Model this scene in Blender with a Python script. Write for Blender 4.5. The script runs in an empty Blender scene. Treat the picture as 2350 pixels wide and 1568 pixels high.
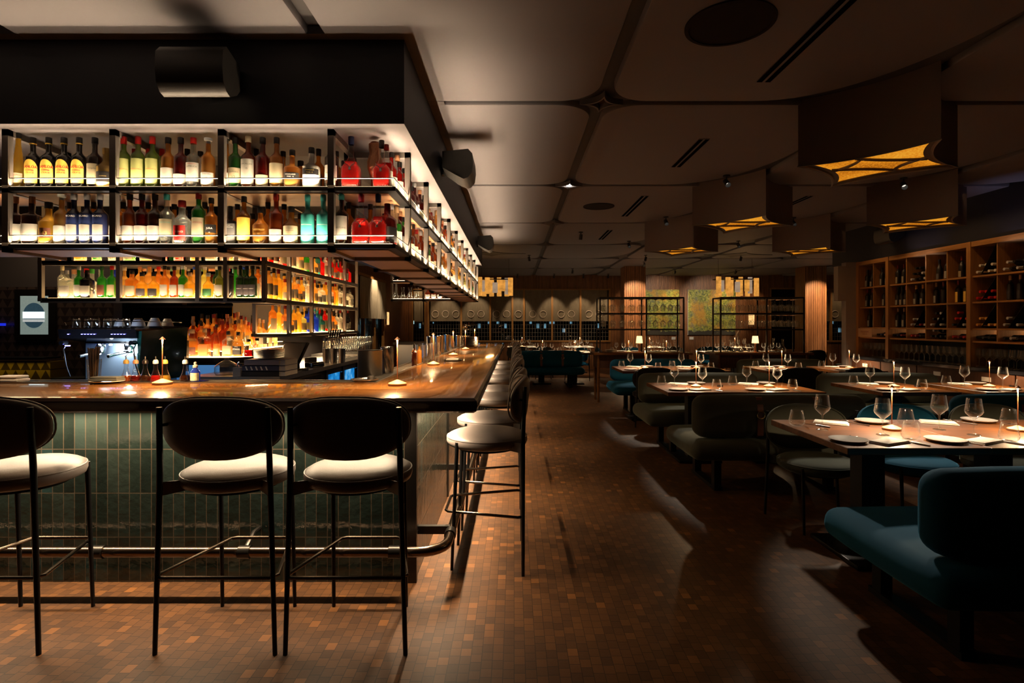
import bpy, bmesh, math, random
from mathutils import Vector, Matrix
PI = math.pi
RN = random.Random(11)
sc = bpy.context.scene
COL = sc.collection
# ------------------------------------------------------------------ camera
CZ = 1.42; FP = 1280.0; VX = 1180.0; VY = 744.0
cd = bpy.data.cameras.new('camera'); cam = bpy.data.objects.new('camera', cd); COL.objects.link(cam)
cd.sensor_width = 36.0; cd.lens = 36.0*FP/2350.0; cd.clip_start = 0.05; cd.clip_end = 80
cd.shift_x = (1175-VX)/2350.0; cd.shift_y = (VY-784)/2350.0
cam.location = (0, 0, CZ); cam.rotation_euler = (PI/2, 0, 0)
sc.camera = cam
# ------------------------------------------------------------------ view, world
sc.view_settings.view_transform = 'Standard'; sc.view_settings.look = 'None'
sc.view_settings.gamma = 1.0; sc.view_settings.use_curve_mapping = False
sc.view_settings.exposure = 0.0
wd = bpy.data.worlds.new('world'); sc.world = wd; wd.use_nodes = True
wd.node_tree.nodes['Background'].inputs[0].default_value = (0.05, 0.055, 0.08, 1)
wd.node_tree.nodes['Background'].inputs[1].default_value = 0.02
cy = sc.cycles
cy.max_bounces = 7; cy.diffuse_bounces = 3; cy.glossy_bounces = 3; cy.transmission_bounces = 4
cy.transparent_max_bounces = 14; cy.caustics_reflective = False; cy.caustics_refractive = False
cy.sample_clamp_indirect = 3.0; cy.sample_clamp_direct = 0.0; cy.use_denoising = True; cy.use_light_tree = True
cy.blur_glossy = 0.5

def kelvin(t):
    return {32: (1, .80, .58), 22: (1, .50, .18), 24: (1, .56, .24), 27: (1, .66, .36), 30: (1, .74, .47), 35: (1, .82, .62), 50: (.86, .93, 1), 99: (.25, .35, 1)}[t]
def area(name, loc, sx, sy, w, k=30, rot=(0, 0, 0), spread=PI):
    l = bpy.data.lights.new(name, 'AREA'); l.shape = 'RECTANGLE'; l.size = sx; l.size_y = sy; l.energy = w
    l.color = kelvin(k) if isinstance(k, int) else k; l.spread = spread
    o = bpy.data.objects.new(name, l); o.location = loc; o.rotation_euler = rot; COL.objects.link(o); return o
def spot(name, loc, to, w, deg=50, k=30, blend=.5, r=.02):
    l = bpy.data.lights.new(name, 'SPOT'); l.energy = w; l.spot_size = math.radians(deg); l.spot_blend = blend
    l.shadow_soft_size = r; l.color = kelvin(k) if isinstance(k, int) else k
    o = bpy.data.objects.new(name, l); o.location = loc; COL.objects.link(o)
    o.rotation_euler = (Vector(to)-Vector(loc)).to_track_quat('-Z', 'Y').to_euler(); return o
def point(name, loc, w, k=27, r=.02):
    l = bpy.data.lights.new(name, 'POINT'); l.energy = w; l.shadow_soft_size = r; l.color = kelvin(k) if isinstance(k, int) else k
    o = bpy.data.objects.new(name, l); o.location = loc; COL.objects.link(o); return o

# ---- strip lights of the place (bar, shelves): facing up = rotated by PI
UP = (PI, 0, 0)
# under the counter edge, along the tiles: faces down and out
area('counter_led', (-3.2, 3.00, .965), 5.2, .02, 84, 30, (-.17, 0, 0), 2.6)
area('counter_led', (-.50, 6.9, .965), .02, 7.6, 185, 30, (0, -.16, 0), 1.95)
# front lip lights of the hanging shelves
for z, w in ((2.186, 1.0), (1.871, 1.0)):
    area('shelf_led', (-2.0, 3.074, z), 2.66, .012, 20*w, 30, (PI+.05, 0, 0), 2.2)
    area('shelf_led', (-.668, 6.6, z), .012, 6.9, 80*w, 30, (0, PI+.05, 0), 1.6)
    area('shelf_led', (-1.62, 9.76, z), 1.0, .016, 4*w, 30, UP)
    area('shelf_led_out', (-2.0, 3.060, z-.004), 2.66, .008, .6*w, 27, (-.2, 0, 0), 1.6)
    area('shelf_led_out', (-.648, 6.6, z-.004), .008, 6.9, 2*w, 27, (0, -.2, 0), 1.6)
area('shelf_downlight', (-2.0, 3.30, 1.80), 2.6, .02, 9, 27, (0, 0, 0), 2.2); area('shelf_downlight', (-.80, 6.8, 1.80), .02, 6.4, 24, 27, (0, 0, 0), 2.2)
# downlights of the dining room, each inside a fixture built further down
SPOTS = [  # fixture xyz, target, watts, degrees
    ((2.17, 5.7, 2.86), (2.5, 3.35, .75), 58, 40), ((4.05, 5.8, 2.86), (3.1, 3.35, .75), 48, 40),
    ((2.15, 7.9, 2.86), (2.3, 5.95, .75), 52, 36), ((3.98, 7.95, 2.86), (4.4, 5.9, .75), 56, 40),
    ((2.1, 10.2, 2.86), (2.3, 8.45, .75), 46, 38), ((4.1, 10.2, 2.86), (4.5, 8.4, .75), 50, 42),
    ((.33, 12.3, 2.86), (.7, 13.3, .75), 34, 44), ((2.9, 12.3, 2.86), (2.6, 13.2, .75), 34, 44),
    ((5.0, 12.3, 2.86), (4.8, 13.2, .75), 40, 50), ((1.6, 15.3, 2.86), (1.4, 16.2, .75), 34, 50),
((8.0, 12.3, 2.86), (8.6, 13.8, .75), 34, 50),
    ((1.1, 9.2, 2.86), (.9, 9.9, 0), 16, 50),
]
for f, t, w, dg in SPOTS:
    spot('table_spot', (f[0], f[1], f[2]-.12), t, w*3.4, dg, 35, .45, .05)
# ------------------------------------------------------------------ helpers
def W(px, py, z):                      # ground point of a photo pixel on the level z
    s = (py-VY)/(CZ-z); return ((px-VX)/s, FP/s)
class MB:
    def __init__(s): s.v = []; s.f = []; s.m = []
    def add(s, vs, fs, m=0, M=None):
        b = len(s.v)
        s.v += [tuple(M @ Vector(p)) for p in vs] if M is not None else [tuple(p) for p in vs]
        s.f += [tuple(i+b for i in f) for f in fs]; s.m += [m]*len(fs); return s
    def box(s, x0, y0, z0, x1, y1, z1, m=0, M=None):
        vs = [(x, y, z) for z in (z0, z1) for y in (y0, y1) for x in (x0, x1)]
        return s.add(vs, [(0, 2, 3, 1), (4, 5, 7, 6), (0, 1, 5, 4), (2, 6, 7, 3), (0, 4, 6, 2), (1, 3, 7, 5)], m, M)
    def rbox(s, x0, y0, z0, x1, y1, z1, r=.01, seg=2, m=0, M=None, puff=0):
        bm = bmesh.new(); bmesh.ops.create_cube(bm, size=1)
        for v in bm.verts: v.co = Vector((v.co.x*(x1-x0), v.co.y*(y1-y0), v.co.z*(z1-z0)))
        bmesh.ops.bevel(bm, geom=bm.edges[:], offset=r, segments=seg, affect='EDGES', profile=.5)
        if puff:
            bmesh.ops.subdivide_edges(bm, edges=[e for e in bm.edges if e.calc_length() > .12], cuts=5, use_grid_fill=True)
            hx, hy, hz = (x1-x0)/2, (y1-y0)/2, (z1-z0)/2
            for v in bm.verts:
                a, b, c = v.co.x/hx, v.co.y/hy, v.co.z/hz
                v.co.z += puff*c*(1-a**4)*(1-b**4); v.co.y += puff*b*(1-a**4)*(1-c**4)*.6; v.co.x += puff*a*(1-b**4)*(1-c**4)
        c = Vector(((x0+x1)/2, (y0+y1)/2, (z0+z1)/2)); bm.verts.index_update()
        s.add([v.co+c for v in bm.verts], [tuple(v.index for v in f.verts) for f in bm.faces], m, M); bm.free(); return s
    def lathe(s, prof, n=24, c=(0, 0, 0), m=0, e=2, M=None, cap=True):
        vs = []; fs = []; k = len(prof)
        for r, z in prof:
            for j in range(n):
                a = 2*PI*(j+.5)/n; ca, sa = math.cos(a), math.sin(a)
                q = r if e == 2 else r/(abs(ca)**e+abs(sa)**e)**(1/e)
                vs.append((c[0]+q*ca, c[1]+q*sa, c[2]+z))
        for i in range(k-1):
            for j in range(n):
                a, b = i*n+j, i*n+(j+1) % n; fs.append((a, b, b+n, a+n))
        if cap:
            if prof[0][0] > 1e-5: fs.append(tuple(reversed(range(n))))
            if prof[-1][0] > 1e-5: fs.append(tuple((k-1)*n+j for j in range(n)))
        return s.add(vs, fs, m, M)
    def cyl(s, p0, p1, r0, r1=None, n=12, m=0, cap=True):
        r1 = r0 if r1 is None else r1; p0 = Vector(p0); p1 = Vector(p1); d = p1-p0
        M = Matrix.Translation(p0) @ d.to_track_quat('Z', 'Y').to_matrix().to_4x4()
        return s.lathe([(r0, 0), (r1, d.length)], n, (0, 0, 0), m, 2, M, cap)
    def tube(s, pts, r, n=8, m=0, closed=False):
        pts = [Vector(p) for p in pts]; k = len(pts); vs = []; fs = []
        rs = r if isinstance(r, (list, tuple)) else [r]*k; up = None
        for i, p in enumerate(pts):
            a = pts[(i-1) % k] if (closed or i > 0) else p; b = pts[(i+1) % k] if (closed or i < k-1) else p
            t = (b-a).normalized()
            if up is None: up = t.orthogonal().normalized()
            up = (up-t*up.dot(t)); up = up.normalized() if up.length > 1e-6 else t.orthogonal().normalized()
            w = t.cross(up)
            for j in range(n):
                g = 2*PI*j/n; vs.append(p+(up*math.cos(g)+w*math.sin(g))*rs[i])
        for i in range(k if closed else k-1):
            for j in range(n):
                a, b = i*n+j, i*n+(j+1) % n; c2, d2 = ((i+1) % k)*n+(j+1) % n, ((i+1) % k)*n+j; fs.append((a, b, c2, d2))
        if not closed: fs += [tuple(reversed(range(n))), tuple((k-1)*n+j for j in range(n))]
        return s.add(vs, fs, m)
    def prism(s, poly, z0, z1, m=0, M=None):
        n = len(poly); vs = [(x, y, z0) for x, y in poly]+[(x, y, z1) for x, y in poly]
        return s.add(vs, [tuple(reversed(range(n))), tuple(range(n, 2*n))]+[(i, (i+1) % n, n+(i+1) % n, n+i) for i in range(n)], m, M)
    def quad(s, a, b, c, d, m=0): return s.add([a, b, c, d], [(0, 1, 2, 3)], m)
    def patch(s, R, z0, z1, ang, n=8, m=0, e=2, rot=0):   # a label bent round a bottle, facing -Y
        vs = []
        for z in (z0, z1):
            for i in range(n+1):
                a = -PI/2+rot+ang*(i/n*2-1); ca, sa = math.cos(a), math.sin(a); q = R if e == 2 else R/(abs(ca)**e+abs(sa)**e)**(1/e)
                vs.append((q*ca, q*sa, z))
        return s.add(vs, [(i, i+1, n+2+i, n+1+i) for i in range(n)], m)
    def mesh(s, name, mats, sharp=38, recalc=True):
        me = bpy.data.meshes.new(name); me.from_pydata(s.v, [], s.f)
        for mt in (mats if isinstance(mats, (list, tuple)) else [mats]): me.materials.append(mt)
        me.polygons.foreach_set('material_index', s.m)
        if recalc:
            bm = bmesh.new(); bm.from_mesh(me); bmesh.ops.recalc_face_normals(bm, faces=bm.faces[:]); bm.to_mesh(me); bm.free()
        me.shade_smooth()
        if sharp: me.set_sharp_from_angle(angle=math.radians(sharp))
        return me
    def ob(s, name, mats, parent=None, loc=(0, 0, 0), rot=(0, 0, 0), sharp=38): return ob(name, s.mesh(name, mats, sharp), parent, loc, rot)
def ob(name, me, parent=None, loc=(0, 0, 0), rot=(0, 0, 0), sca=None):
    o = bpy.data.objects.new(name, me); COL.objects.link(o); o.location = loc; o.rotation_euler = rot
    if sca: o.scale = sca if isinstance(sca, (tuple, list)) else (sca,)*3
    if parent: o.parent = parent
    return o
KIDS = {}
def reg(o):
    return o
def thing(name, label, cat, loc=(0, 0, 0), rz=0, group=None):
    o = bpy.data.objects.new(name, None); COL.objects.link(o); o.empty_display_size = .05
    o.location = loc; o.rotation_euler = (0, 0, rz); return tag(o, label, cat, group)
def tag(o, label, cat, group=None):
    o['label'] = label; o['category'] = cat
    if group: o['group'] = group
    return o
def struct(o, label=None):
    o['kind'] = 'structure'
    if label: o['label'] = label
    return o
def kids(o): return [c for c in COL.objects if c.parent == o]
def snap(o):                              # remember a thing's tree once, so that copies are quick
    return (o, [snap(c) for c in kids(o)])
def dup(tree, loc, rz=0, label=None, group=None, sca=None, parent=None):
    o, ch = tree; c = o.copy(); COL.objects.link(c)
    if parent is None:
        c.location = loc; c.rotation_euler = (0, 0, rz)
        if label: c['label'] = label
        if group: c['group'] = group
        if sca: c.scale = (sca,)*3
    else: c.parent = parent
    for t in ch: dup(t, None, 0, parent=c)
    return c
NUM = 'first second third fourth fifth sixth seventh eighth ninth tenth eleventh twelfth thirteenth fourteenth fifteenth sixteenth seventeenth eighteenth nineteenth twentieth'.split()
NUM += ['twenty-'+w for w in NUM[:9]]+['thirtieth']+['thirty-'+w for w in NUM[:9]]+['fortieth']+['forty-'+w for w in NUM[:9]]+['fiftieth']

# ------------------------------------------------------------------ materials
class NT:
    def __init__(s, name):
        s.m = bpy.data.materials.new(name); s.m.use_nodes = True; s.t = s.m.node_tree; s.t.nodes.clear()
    def n(s, typ, props=None, **inp):
        nd = s.t.nodes.new('ShaderNode'+typ)
        for k, v in (props or {}).items(): setattr(nd, k, v)
        for k, v in inp.items():
            key = int(k[1:]) if k[0] == '_' and k[1:].isdigit() else k.replace('_', ' ')
            sk = nd.inputs[key]
            if isinstance(v, bpy.types.NodeSocket): s.t.links.new(v, sk)
            else: sk.default_value = (tuple(v)+(1,))[:4] if (sk.type == 'RGBA' and len(v) == 3) else v
        return nd
    def math(s, op, a, b=None, c=None):
        nd = s.t.nodes.new('ShaderNodeMath'); nd.operation = op
        for i, v in enumerate((a, b, c)):
            if v is None: continue
            if isinstance(v, bpy.types.NodeSocket): s.t.links.new(v, nd.inputs[i])
            else: nd.inputs[i].default_value = v
        return nd.outputs[0]
    def mix(s, f, a, b):
        nd = s.t.nodes.new('ShaderNodeMix'); nd.data_type = 'RGBA'
        for i, v in ((0, f), (6, a), (7, b)):
            if isinstance(v, bpy.types.NodeSocket): s.t.links.new(v, nd.inputs[i])
            else: nd.inputs[i].default_value = (tuple(v)+(1,))[:4] if i else v
        return nd.outputs[2]
    def ramp(s, f, stops):
        nd = s.t.nodes.new('ShaderNodeValToRGB'); s.t.links.new(f, nd.inputs[0]); cr = nd.color_ramp
        while len(cr.elements) < len(stops): cr.elements.new(.5)
        for e, (p, c) in zip(cr.elements, stops): e.position = p; e.color = tuple(c)+(1,)
        return nd.outputs[0]
    def out(s, sh, disp=None):
        o = s.t.nodes.new('ShaderNodeOutputMaterial'); s.t.links.new(sh, o.inputs[0]); return s.m
def prin(g, col, rough=.5, metal=0, coat=0, normal=None, spec=.5, sheen=0, emit=None, es=0, sheen_tint=None, coat_r=.05):
    p = g.n('BsdfPrincipled', Base_Color=col, Roughness=rough, Metallic=metal)
    p.inputs['Coat Weight'].default_value = coat; p.inputs['Coat Roughness'].default_value = coat_r
    p.inputs['Specular IOR Level'].default_value = spec
    p.inputs['Sheen Weight'].default_value = sheen; p.inputs['Sheen Roughness'].default_value = .35
    if sheen_tint: p.inputs['Sheen Tint'].default_value = tuple(sheen_tint)+(1,)
    if normal is not None: g.t.links.new(normal, p.inputs['Normal'])
    if emit:
        p.inputs['Emission Strength'].default_value = es
        if isinstance(emit, bpy.types.NodeSocket): g.t.links.new(emit, p.inputs['Emission Color'])
        else: p.inputs['Emission Color'].default_value = tuple(emit)+(1,)
    return p.outputs[0]
def pbr(name, col, rough=.5, metal=0, coat=0, var=0, vs=6, bump=0, bs=60, spec=.5, sheen=0, sheen_tint=None, emit=None, es=0, stretch=None):
    g = NT(name); c = col; nrm = None
    if var or bump:
        co = g.n('TexCoord').outputs['Object']
        if stretch: co = g.n('Mapping', None, Vector=co, Scale=stretch).outputs[0]
    if var:
        nz = g.n('TexNoise', None, Vector=co, Scale=vs, Detail=4.0)
        c = g.mix(nz.outputs[0], tuple(x*(1-var) for x in col), tuple(min(1, x*(1+var)) for x in col))
    if bump:
        nb = g.n('TexNoise', None, Vector=co, Scale=bs, Detail=3.0)
        nrm = g.n('Bump', None, Strength=bump, Distance=.01, Height=nb.outputs[0]).outputs[0]
    return g.out(prin(g, c, rough, metal, coat, nrm, spec, sheen, emit, es, sheen_tint))
def emi(name, col, st, var=0, vs=8):
    g = NT(name); c = col
    if var:
        nz = g.n('TexNoise', None, Vector=g.n('TexCoord').outputs['Object'], Scale=vs, Detail=3.0)
        c = g.mix(g.ramp(nz.outputs[0], [(.3, (0, 0, 0)), (.7, (1, 1, 1))]), tuple(x*(1-var) for x in col), col)
    return g.out(g.n('Emission', None, Color=c, Strength=st).outputs[0])
def thin_glass(name, tint=(.97, .98, .97), ior=1.5, rough=.02, gain=1.0):
    g = NT(name); tr = g.n('BsdfTransparent', None, Color=tint).outputs[0]
    gl = g.n('BsdfGlossy', None, Color=(1, 1, 1), Roughness=rough).outputs[0]
    fc = g.n('LayerWeight', None, Blend=.5).outputs[1]
    f = g.math('MINIMUM', g.math('ADD', g.math('MULTIPLY', g.math('POWER', fc, 2.6), .6*gain), .045*gain), .92)
    tr = g.n('MixShader', None, _0=g.math('MULTIPLY', g.math('POWER', fc, 3.2), .65), _1=tr, _2=g.n('BsdfTranslucent', None, Color=(.95, .95, .92)).outputs[0]).outputs[0]
    return g.out(g.n('MixShader', None, _0=f, _1=tr, _2=gl).outputs[0])
def liquid(name, col, dens=.5, gl=.08):
    g = NT(name); lite = tuple(min(1, x**.6) for x in col)
    tr = g.n('BsdfTransparent', None, Color=lite).outputs[0]
    tl = g.n('BsdfTranslucent', None, Color=col).outputs[0]; df = g.n('BsdfDiffuse', None, Color=col).outputs[0]
    b = g.n('MixShader', None, _0=.35, _1=tl, _2=df).outputs[0]
    b = g.n('MixShader', None, _0=dens, _1=tr, _2=b).outputs[0]
    gy = g.n('BsdfGlossy', None, Color=(1, 1, 1), Roughness=.06).outputs[0]
    f = g.math('ADD', g.math('MULTIPLY', g.math('POWER', g.n('LayerWeight', None, Blend=.5).outputs[1], 3.0), .6), .07)
    return g.out(g.n('MixShader', None, _0=f, _1=b, _2=gy).outputs[0])
def wood(name, c1, c2, axis='X', scale=9, rough=.35, coat=0, plank=0, stretch=14, bump=.05):
    g = NT(name); co = g.n('TexCoord').outputs['Object']
    sc3 = {'X': (1, stretch, stretch), 'Y': (stretch, 1, stretch), 'Z': (stretch, stretch, 1)}[axis]
    mp = g.n('Mapping', None, Vector=co, Scale=sc3).outputs[0]
    nz = g.n('TexNoise', None, Vector=mp, Scale=scale*.3, Detail=6.0, Roughness=.62, Distortion=.8)
    c = g.ramp(nz.outputs[0], [(.3, c1), (.55, tuple((a+b)/2 for a, b in zip(c1, c2))), (.72, c2)])
    if plank:
        sx = g.n('SeparateXYZ', None, _0=co).outputs[1 if axis == 'X' else 0]
        wn = g.n('TexWhiteNoise', {'noise_dimensions': '1D'}, W=g.math('FLOOR', g.math('DIVIDE', sx, plank))).outputs[0]
        c = g.mix(g.math('MULTIPLY', wn, .55), c, tuple(x*.45 for x in c1))
    nb = g.n('Bump', None, Strength=bump, Distance=.01, Height=nz.outputs[0]).outputs[0]
    return g.out(prin(g, c, rough, 0, coat, nb))
M = {}
M['black_metal'] = pbr('black_metal', (.012, .012, .013), .38, .6, spec=.5)
M['dark_steel'] = pbr('dark_steel', (.06, .055, .05), .32, .9)
M['shelf_metal'] = pbr('shelf_metal', (.17, .15, .135), .4, .25, var=.1, vs=4)
M['steel'] = pbr('steel', (.62, .62, .62), .24, 1.0)
M['brushed'] = pbr('brushed_steel', (.5, .5, .5), .3, 1.0, bump=.05, bs=80, stretch=(1, 1, 30))
M['chrome'] = pbr('chrome', (.85, .85, .86), .12, 1.0)
M['brass'] = pbr('brass', (.6, .42, .2), .25, 1.0)
M['copper'] = pbr('copper', (.72, .36, .2), .3, 1.0, bump=.6, bs=55)
M['bronze_lamp'] = pbr('bronze_lamp', (.62, .34, .20), .4, .3)
M['void'] = pbr('dark_slot', (.004, .004, .004), .9, spec=0)
M['black'] = pbr('black_matt', (.008, .008, .009), .6)
M['black_gloss'] = pbr('black_gloss', (.008, .008, .01), .12, coat=.3)
M['leather'] = pbr('taupe_leather', (.18, .152, .14), .42, var=.08, vs=5, bump=.08, bs=220, spec=.4)
M['leather_dark'] = pbr('dark_taupe_leather', (.10, .085, .08), .42, var=.08, vs=5, bump=.08, bs=220, spec=.4)  # same taupe leather, darkened to paint the shade on the backrests
M['plate'] = pbr('white_ceramic', (.86, .85, .83), .12, coat=.4)
M['plate_grey'] = pbr('grey_and_shaded_ceramic', (.33, .32, .30), .3)  # real grey parts, and the shade painted on one white plate
M['linen'] = pbr('white_linen', (.86, .84, .81), .85, bump=.2, bs=300)
M['strap'] = pbr('brown_leather_strap', (.16, .055, .03), .45, bump=.1, bs=150)
M['soffit'] = pbr('navy_paint', (.007, .008, .015), .55, var=.08, vs=2)
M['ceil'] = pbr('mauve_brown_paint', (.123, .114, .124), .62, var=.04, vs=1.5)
M['ceil_base'] = pbr('ceiling_recess_paint', (.028, .025, .027), .65)  # recess colour darkened to paint the shadow lines of the grooves
M['undersoffit'] = pbr('soffit_underside_paint', (.12, .108, .112), .6)
M['grey_wall'] = pbr('grey_plaster', (.27, .235, .22), .7, var=.1, vs=8, bump=.1, bs=40)
M['dark_wall'] = pbr('dark_wall', (.05, .045, .05), .6, var=.1, vs=3)
M['mirror'] = pbr('smoked_mirror', (.20, .18, .17), .03, 1.0)
M['glass'] = thin_glass('clear_glass', (.96, .97, .96), 1.5, .05, 1.5)
M['bglass'] = thin_glass('bottle_glass', (.94, .95, .93), 1.45, .05, 1.2)
M['pane'] = thin_glass('dark_window_glass', (.25, .27, .3), 1.6, .01, 1.0)
M['teal'] = pbr('teal_velvet', (.004, .075, .145), .85, var=.25, vs=5, sheen=.35, sheen_tint=(.12, .5, .8), spec=.2)
M['green'] = pbr('grey_green_velvet', (.062, .068, .054), .85, var=.3, vs=5, sheen=.4, sheen_tint=(.6, .75, .65), spec=.2)
M['blackvelvet'] = pbr('black_velvet', (.012, .011, .012), .9, sheen=.1, spec=.15)
M['walnut'] = wood('walnut_table', (.085, .026, .004), (.27, .095, .011), 'X', 9, .38, .08, plank=.075)
M['walnut_dark'] = wood('dark_walnut', (.05, .02, .01), (.11, .045, .02), 'Z', 8, .45)
M['oak'] = wood('oak_shelf', (.22, .10, .025), (.44, .21, .055), 'Y', 10, .5)
M['oak_z'] = wood('oak_upright', (.22, .10, .025), (.44, .21, .055), 'Z', 10, .5)
M['slat'] = wood('slat_wood', (.18, .07, .025), (.42, .18, .065), 'Z', 10, .5, plank=.045)
M['slatgap'] = pbr('slat_gap', (.02, .010, .006), .8)
M['shelfwood'] = wood('shelf_underside', (.18, .09, .045), (.34, .18, .09), 'X', 8, .35)
M['shade'] = pbr('bronze_shade_cloth', (.17, .13, .08), .55, .1, var=.45, vs=30, stretch=(3, 3, .3))
M['sheer'] = pbr('sheer_curtain', (.42, .36, .26), .8, var=.25, vs=20, stretch=(8, 8, .4))
M['ring'] = pbr('pale_ring', (.62, .48, .36), .5)
M['led'] = emi('led_diffuser', (1, .74, .42), 4.0)
M['ledw'] = emi('led_panel_warm', (1, .60, .24), 11)
M['flame'] = emi('lamp_glow', (1, .55, .22), 18)
M['cone_lit'] = M['bronze_lamp']
M['lampshade'] = emi('lamp_shade_glow', (1, .55, .22), 2.6)
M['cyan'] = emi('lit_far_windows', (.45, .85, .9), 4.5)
M['bulb'] = emi('bulb_white', (1, .93, .8), 14)
M['paper'] = pbr('white_label_paper', (.75, .70, .62), .6)
# ------------------------------------------------------------------ room shell
def floor_mat():
    g = NT('end_grain_block_floor'); co = g.n('TexCoord').outputs['Object']; S = 1/.046
    xy = g.n('SeparateXYZ', None, _0=co)
    row = g.math('FLOOR', g.math('MULTIPLY', xy.outputs[0], S))
    off = g.n('TexWhiteNoise', {'noise_dimensions': '1D'}, W=row).outputs[0]
    y = g.math('ADD', g.math('MULTIPLY', xy.outputs[1], S*.8), off); x = g.math('MULTIPLY', xy.outputs[0], S)
    cell = g.n('CombineXYZ', None, _0=g.math('FLOOR', x), _1=g.math('FLOOR', y)).outputs[0]
    wn = g.n('TexWhiteNoise', {'noise_dimensions': '3D'}, Vector=cell).outputs[0]
    c = g.ramp(wn, [(0, (.078, .034, .013)), (.35, (.108, .047, .016)), (.7, (.135, .057, .019)), (.95, (.165, .070, .022)), (1, (.29, .115, .029))])
    nz = g.n('TexNoise', None, Vector=co, Scale=3.0, Detail=5.0)
    c = g.mix(g.math('MULTIPLY', nz.outputs[0], .55), c, (.03, .013, .006))
    fx = g.math('ABSOLUTE', g.math('SUBTRACT', g.math('FRACT', x), .5)); fy = g.math('ABSOLUTE', g.math('SUBTRACT', g.math('FRACT', y), .5))
    e = g.math('GREATER_THAN', g.math('MAXIMUM', fx, fy), .468)
    c = g.mix(g.math('MULTIPLY', e, .75), c, (.012, .006, .003))
    n2 = g.n('TexNoise', None, Vector=co, Scale=60.0, Detail=3.0).outputs[0]
    h = g.math('ADD', g.math('MULTIPLY', wn, .5), g.math('MULTIPLY', n2, .35)); h = g.math('SUBTRACT', h, g.math('MULTIPLY', e, .6))
    nb = g.n('Bump', None, Strength=.28, Distance=.004, Height=h).outputs[0]
    p = prin(g, c, .48, 0, .05, nb, .3, coat_r=.2)
    return g.out(p)
def tile_mat(name, axis):
    g = NT(name); co = g.n('TexCoord').outputs['Object']; xy = g.n('SeparateXYZ', None, _0=co)
    u = g.math('DIVIDE', xy.outputs[axis], .0605); v = g.math('DIVIDE', g.math('SUBTRACT', xy.outputs[2], .005), .242)
    cell = g.n('CombineXYZ', None, _0=g.math('FLOOR', u), _1=g.math('FLOOR', v)).outputs[0]
    wn = g.n('TexWhiteNoise', {'noise_dimensions': '3D'}, Vector=cell)
    c = g.ramp(wn.outputs[0], [(0, (.008, .012, .011)), (.4, (.012, .020, .017)), (.72, (.020, .031, .027)), (.9, (.036, .048, .040)), (1, (.012, .055, .065))])
    nz = g.n('TexNoise', None, Vector=g.n('VectorMath', {'operation': 'ADD'}, _0=co, _1=wn.outputs[1]).outputs[0], Scale=14.0, Detail=4.0)
    c = g.mix(g.math('MULTIPLY', nz.outputs[0], .7), c, (.018, .028, .022))
    fu = g.math('ABSOLUTE', g.math('SUBTRACT', g.math('FRACT', u), .5)); fv = g.math('ABSOLUTE', g.math('SUBTRACT', g.math('FRACT', v), .5))
    e = g.math('MAXIMUM', g.math('GREATER_THAN', fu, .462), g.math('GREATER_THAN', fv, .490))
    c = g.mix(g.math('MULTIPLY', e, .6), c, (.10, .065, .035))
    h = g.math('SUBTRACT', g.math('MULTIPLY', nz.outputs[0], .8), g.math('MULTIPLY', e, .7))
    nb = g.n('Bump', None, Strength=.42, Distance=.012, Height=h).outputs[0]
    r = g.math('ADD', g.math('MULTIPLY', e, .4), .12)
    p = g.n('BsdfPrincipled', None, Base_Color=c, Roughness=r, Normal=nb)
    return g.out(p.outputs[0])
M['floor'] = floor_mat(); M['tileX'] = tile_mat('green_glazed_tile_front', 0); M['tileY'] = tile_mat('green_glazed_tile_side', 1)
struct(MB().box(-9, -2.2, -.1, 11.2, 17.9, 0).ob('floor', M['floor']))
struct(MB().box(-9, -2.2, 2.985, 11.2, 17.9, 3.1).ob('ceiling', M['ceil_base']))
struct(MB().box(-9.1, -2.3, 0, 11.3, -2.2, 3.0).ob('wall_rear', M['dark_wall']))
struct(MB().box(-9.1, -2.2, 0, -9, 6.6, 3.0).ob('wall_left', M['dark_wall']))
struct(MB().box(5.96, -2.2, 0, 6.1, 8.9, 3.0).ob('wall_right', M['dark_wall']))
struct(MB().box(11.2, 8.9, 0, 11.3, 17.9, 3.0).ob('wall_east', M['slatgap']))
struct(MB().box(6.1, 8.85, 0, 11.2, 8.95, 3.0).ob('wall_pier', M['dark_wall']))

def arc(cx, cy, rx, ry, a0, a1, n=10): return [(cx+rx*math.cos(a0+(a1-a0)*i/n), cy+ry*math.sin(a0+(a1-a0)*i/n)) for i in range(n+1)]
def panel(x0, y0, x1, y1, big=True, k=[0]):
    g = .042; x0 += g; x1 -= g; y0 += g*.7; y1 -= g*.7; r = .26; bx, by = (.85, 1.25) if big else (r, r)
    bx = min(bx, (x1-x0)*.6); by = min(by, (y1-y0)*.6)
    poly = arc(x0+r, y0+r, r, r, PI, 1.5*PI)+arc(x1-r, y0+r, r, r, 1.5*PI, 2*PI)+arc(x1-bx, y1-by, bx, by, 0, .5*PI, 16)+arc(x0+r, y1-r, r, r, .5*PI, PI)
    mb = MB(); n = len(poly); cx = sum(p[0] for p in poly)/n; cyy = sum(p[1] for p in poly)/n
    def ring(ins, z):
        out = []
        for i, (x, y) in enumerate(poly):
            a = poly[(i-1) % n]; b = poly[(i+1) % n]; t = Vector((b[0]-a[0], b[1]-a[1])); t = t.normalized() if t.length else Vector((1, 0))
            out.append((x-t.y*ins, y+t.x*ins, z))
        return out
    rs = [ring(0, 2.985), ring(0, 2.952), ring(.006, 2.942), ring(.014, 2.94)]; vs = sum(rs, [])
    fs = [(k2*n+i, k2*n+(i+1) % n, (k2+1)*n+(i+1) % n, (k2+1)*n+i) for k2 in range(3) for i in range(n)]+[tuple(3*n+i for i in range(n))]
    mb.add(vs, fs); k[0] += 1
    return struct(mb.ob('trim_%d' % k[0], M['ceil']))
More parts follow.
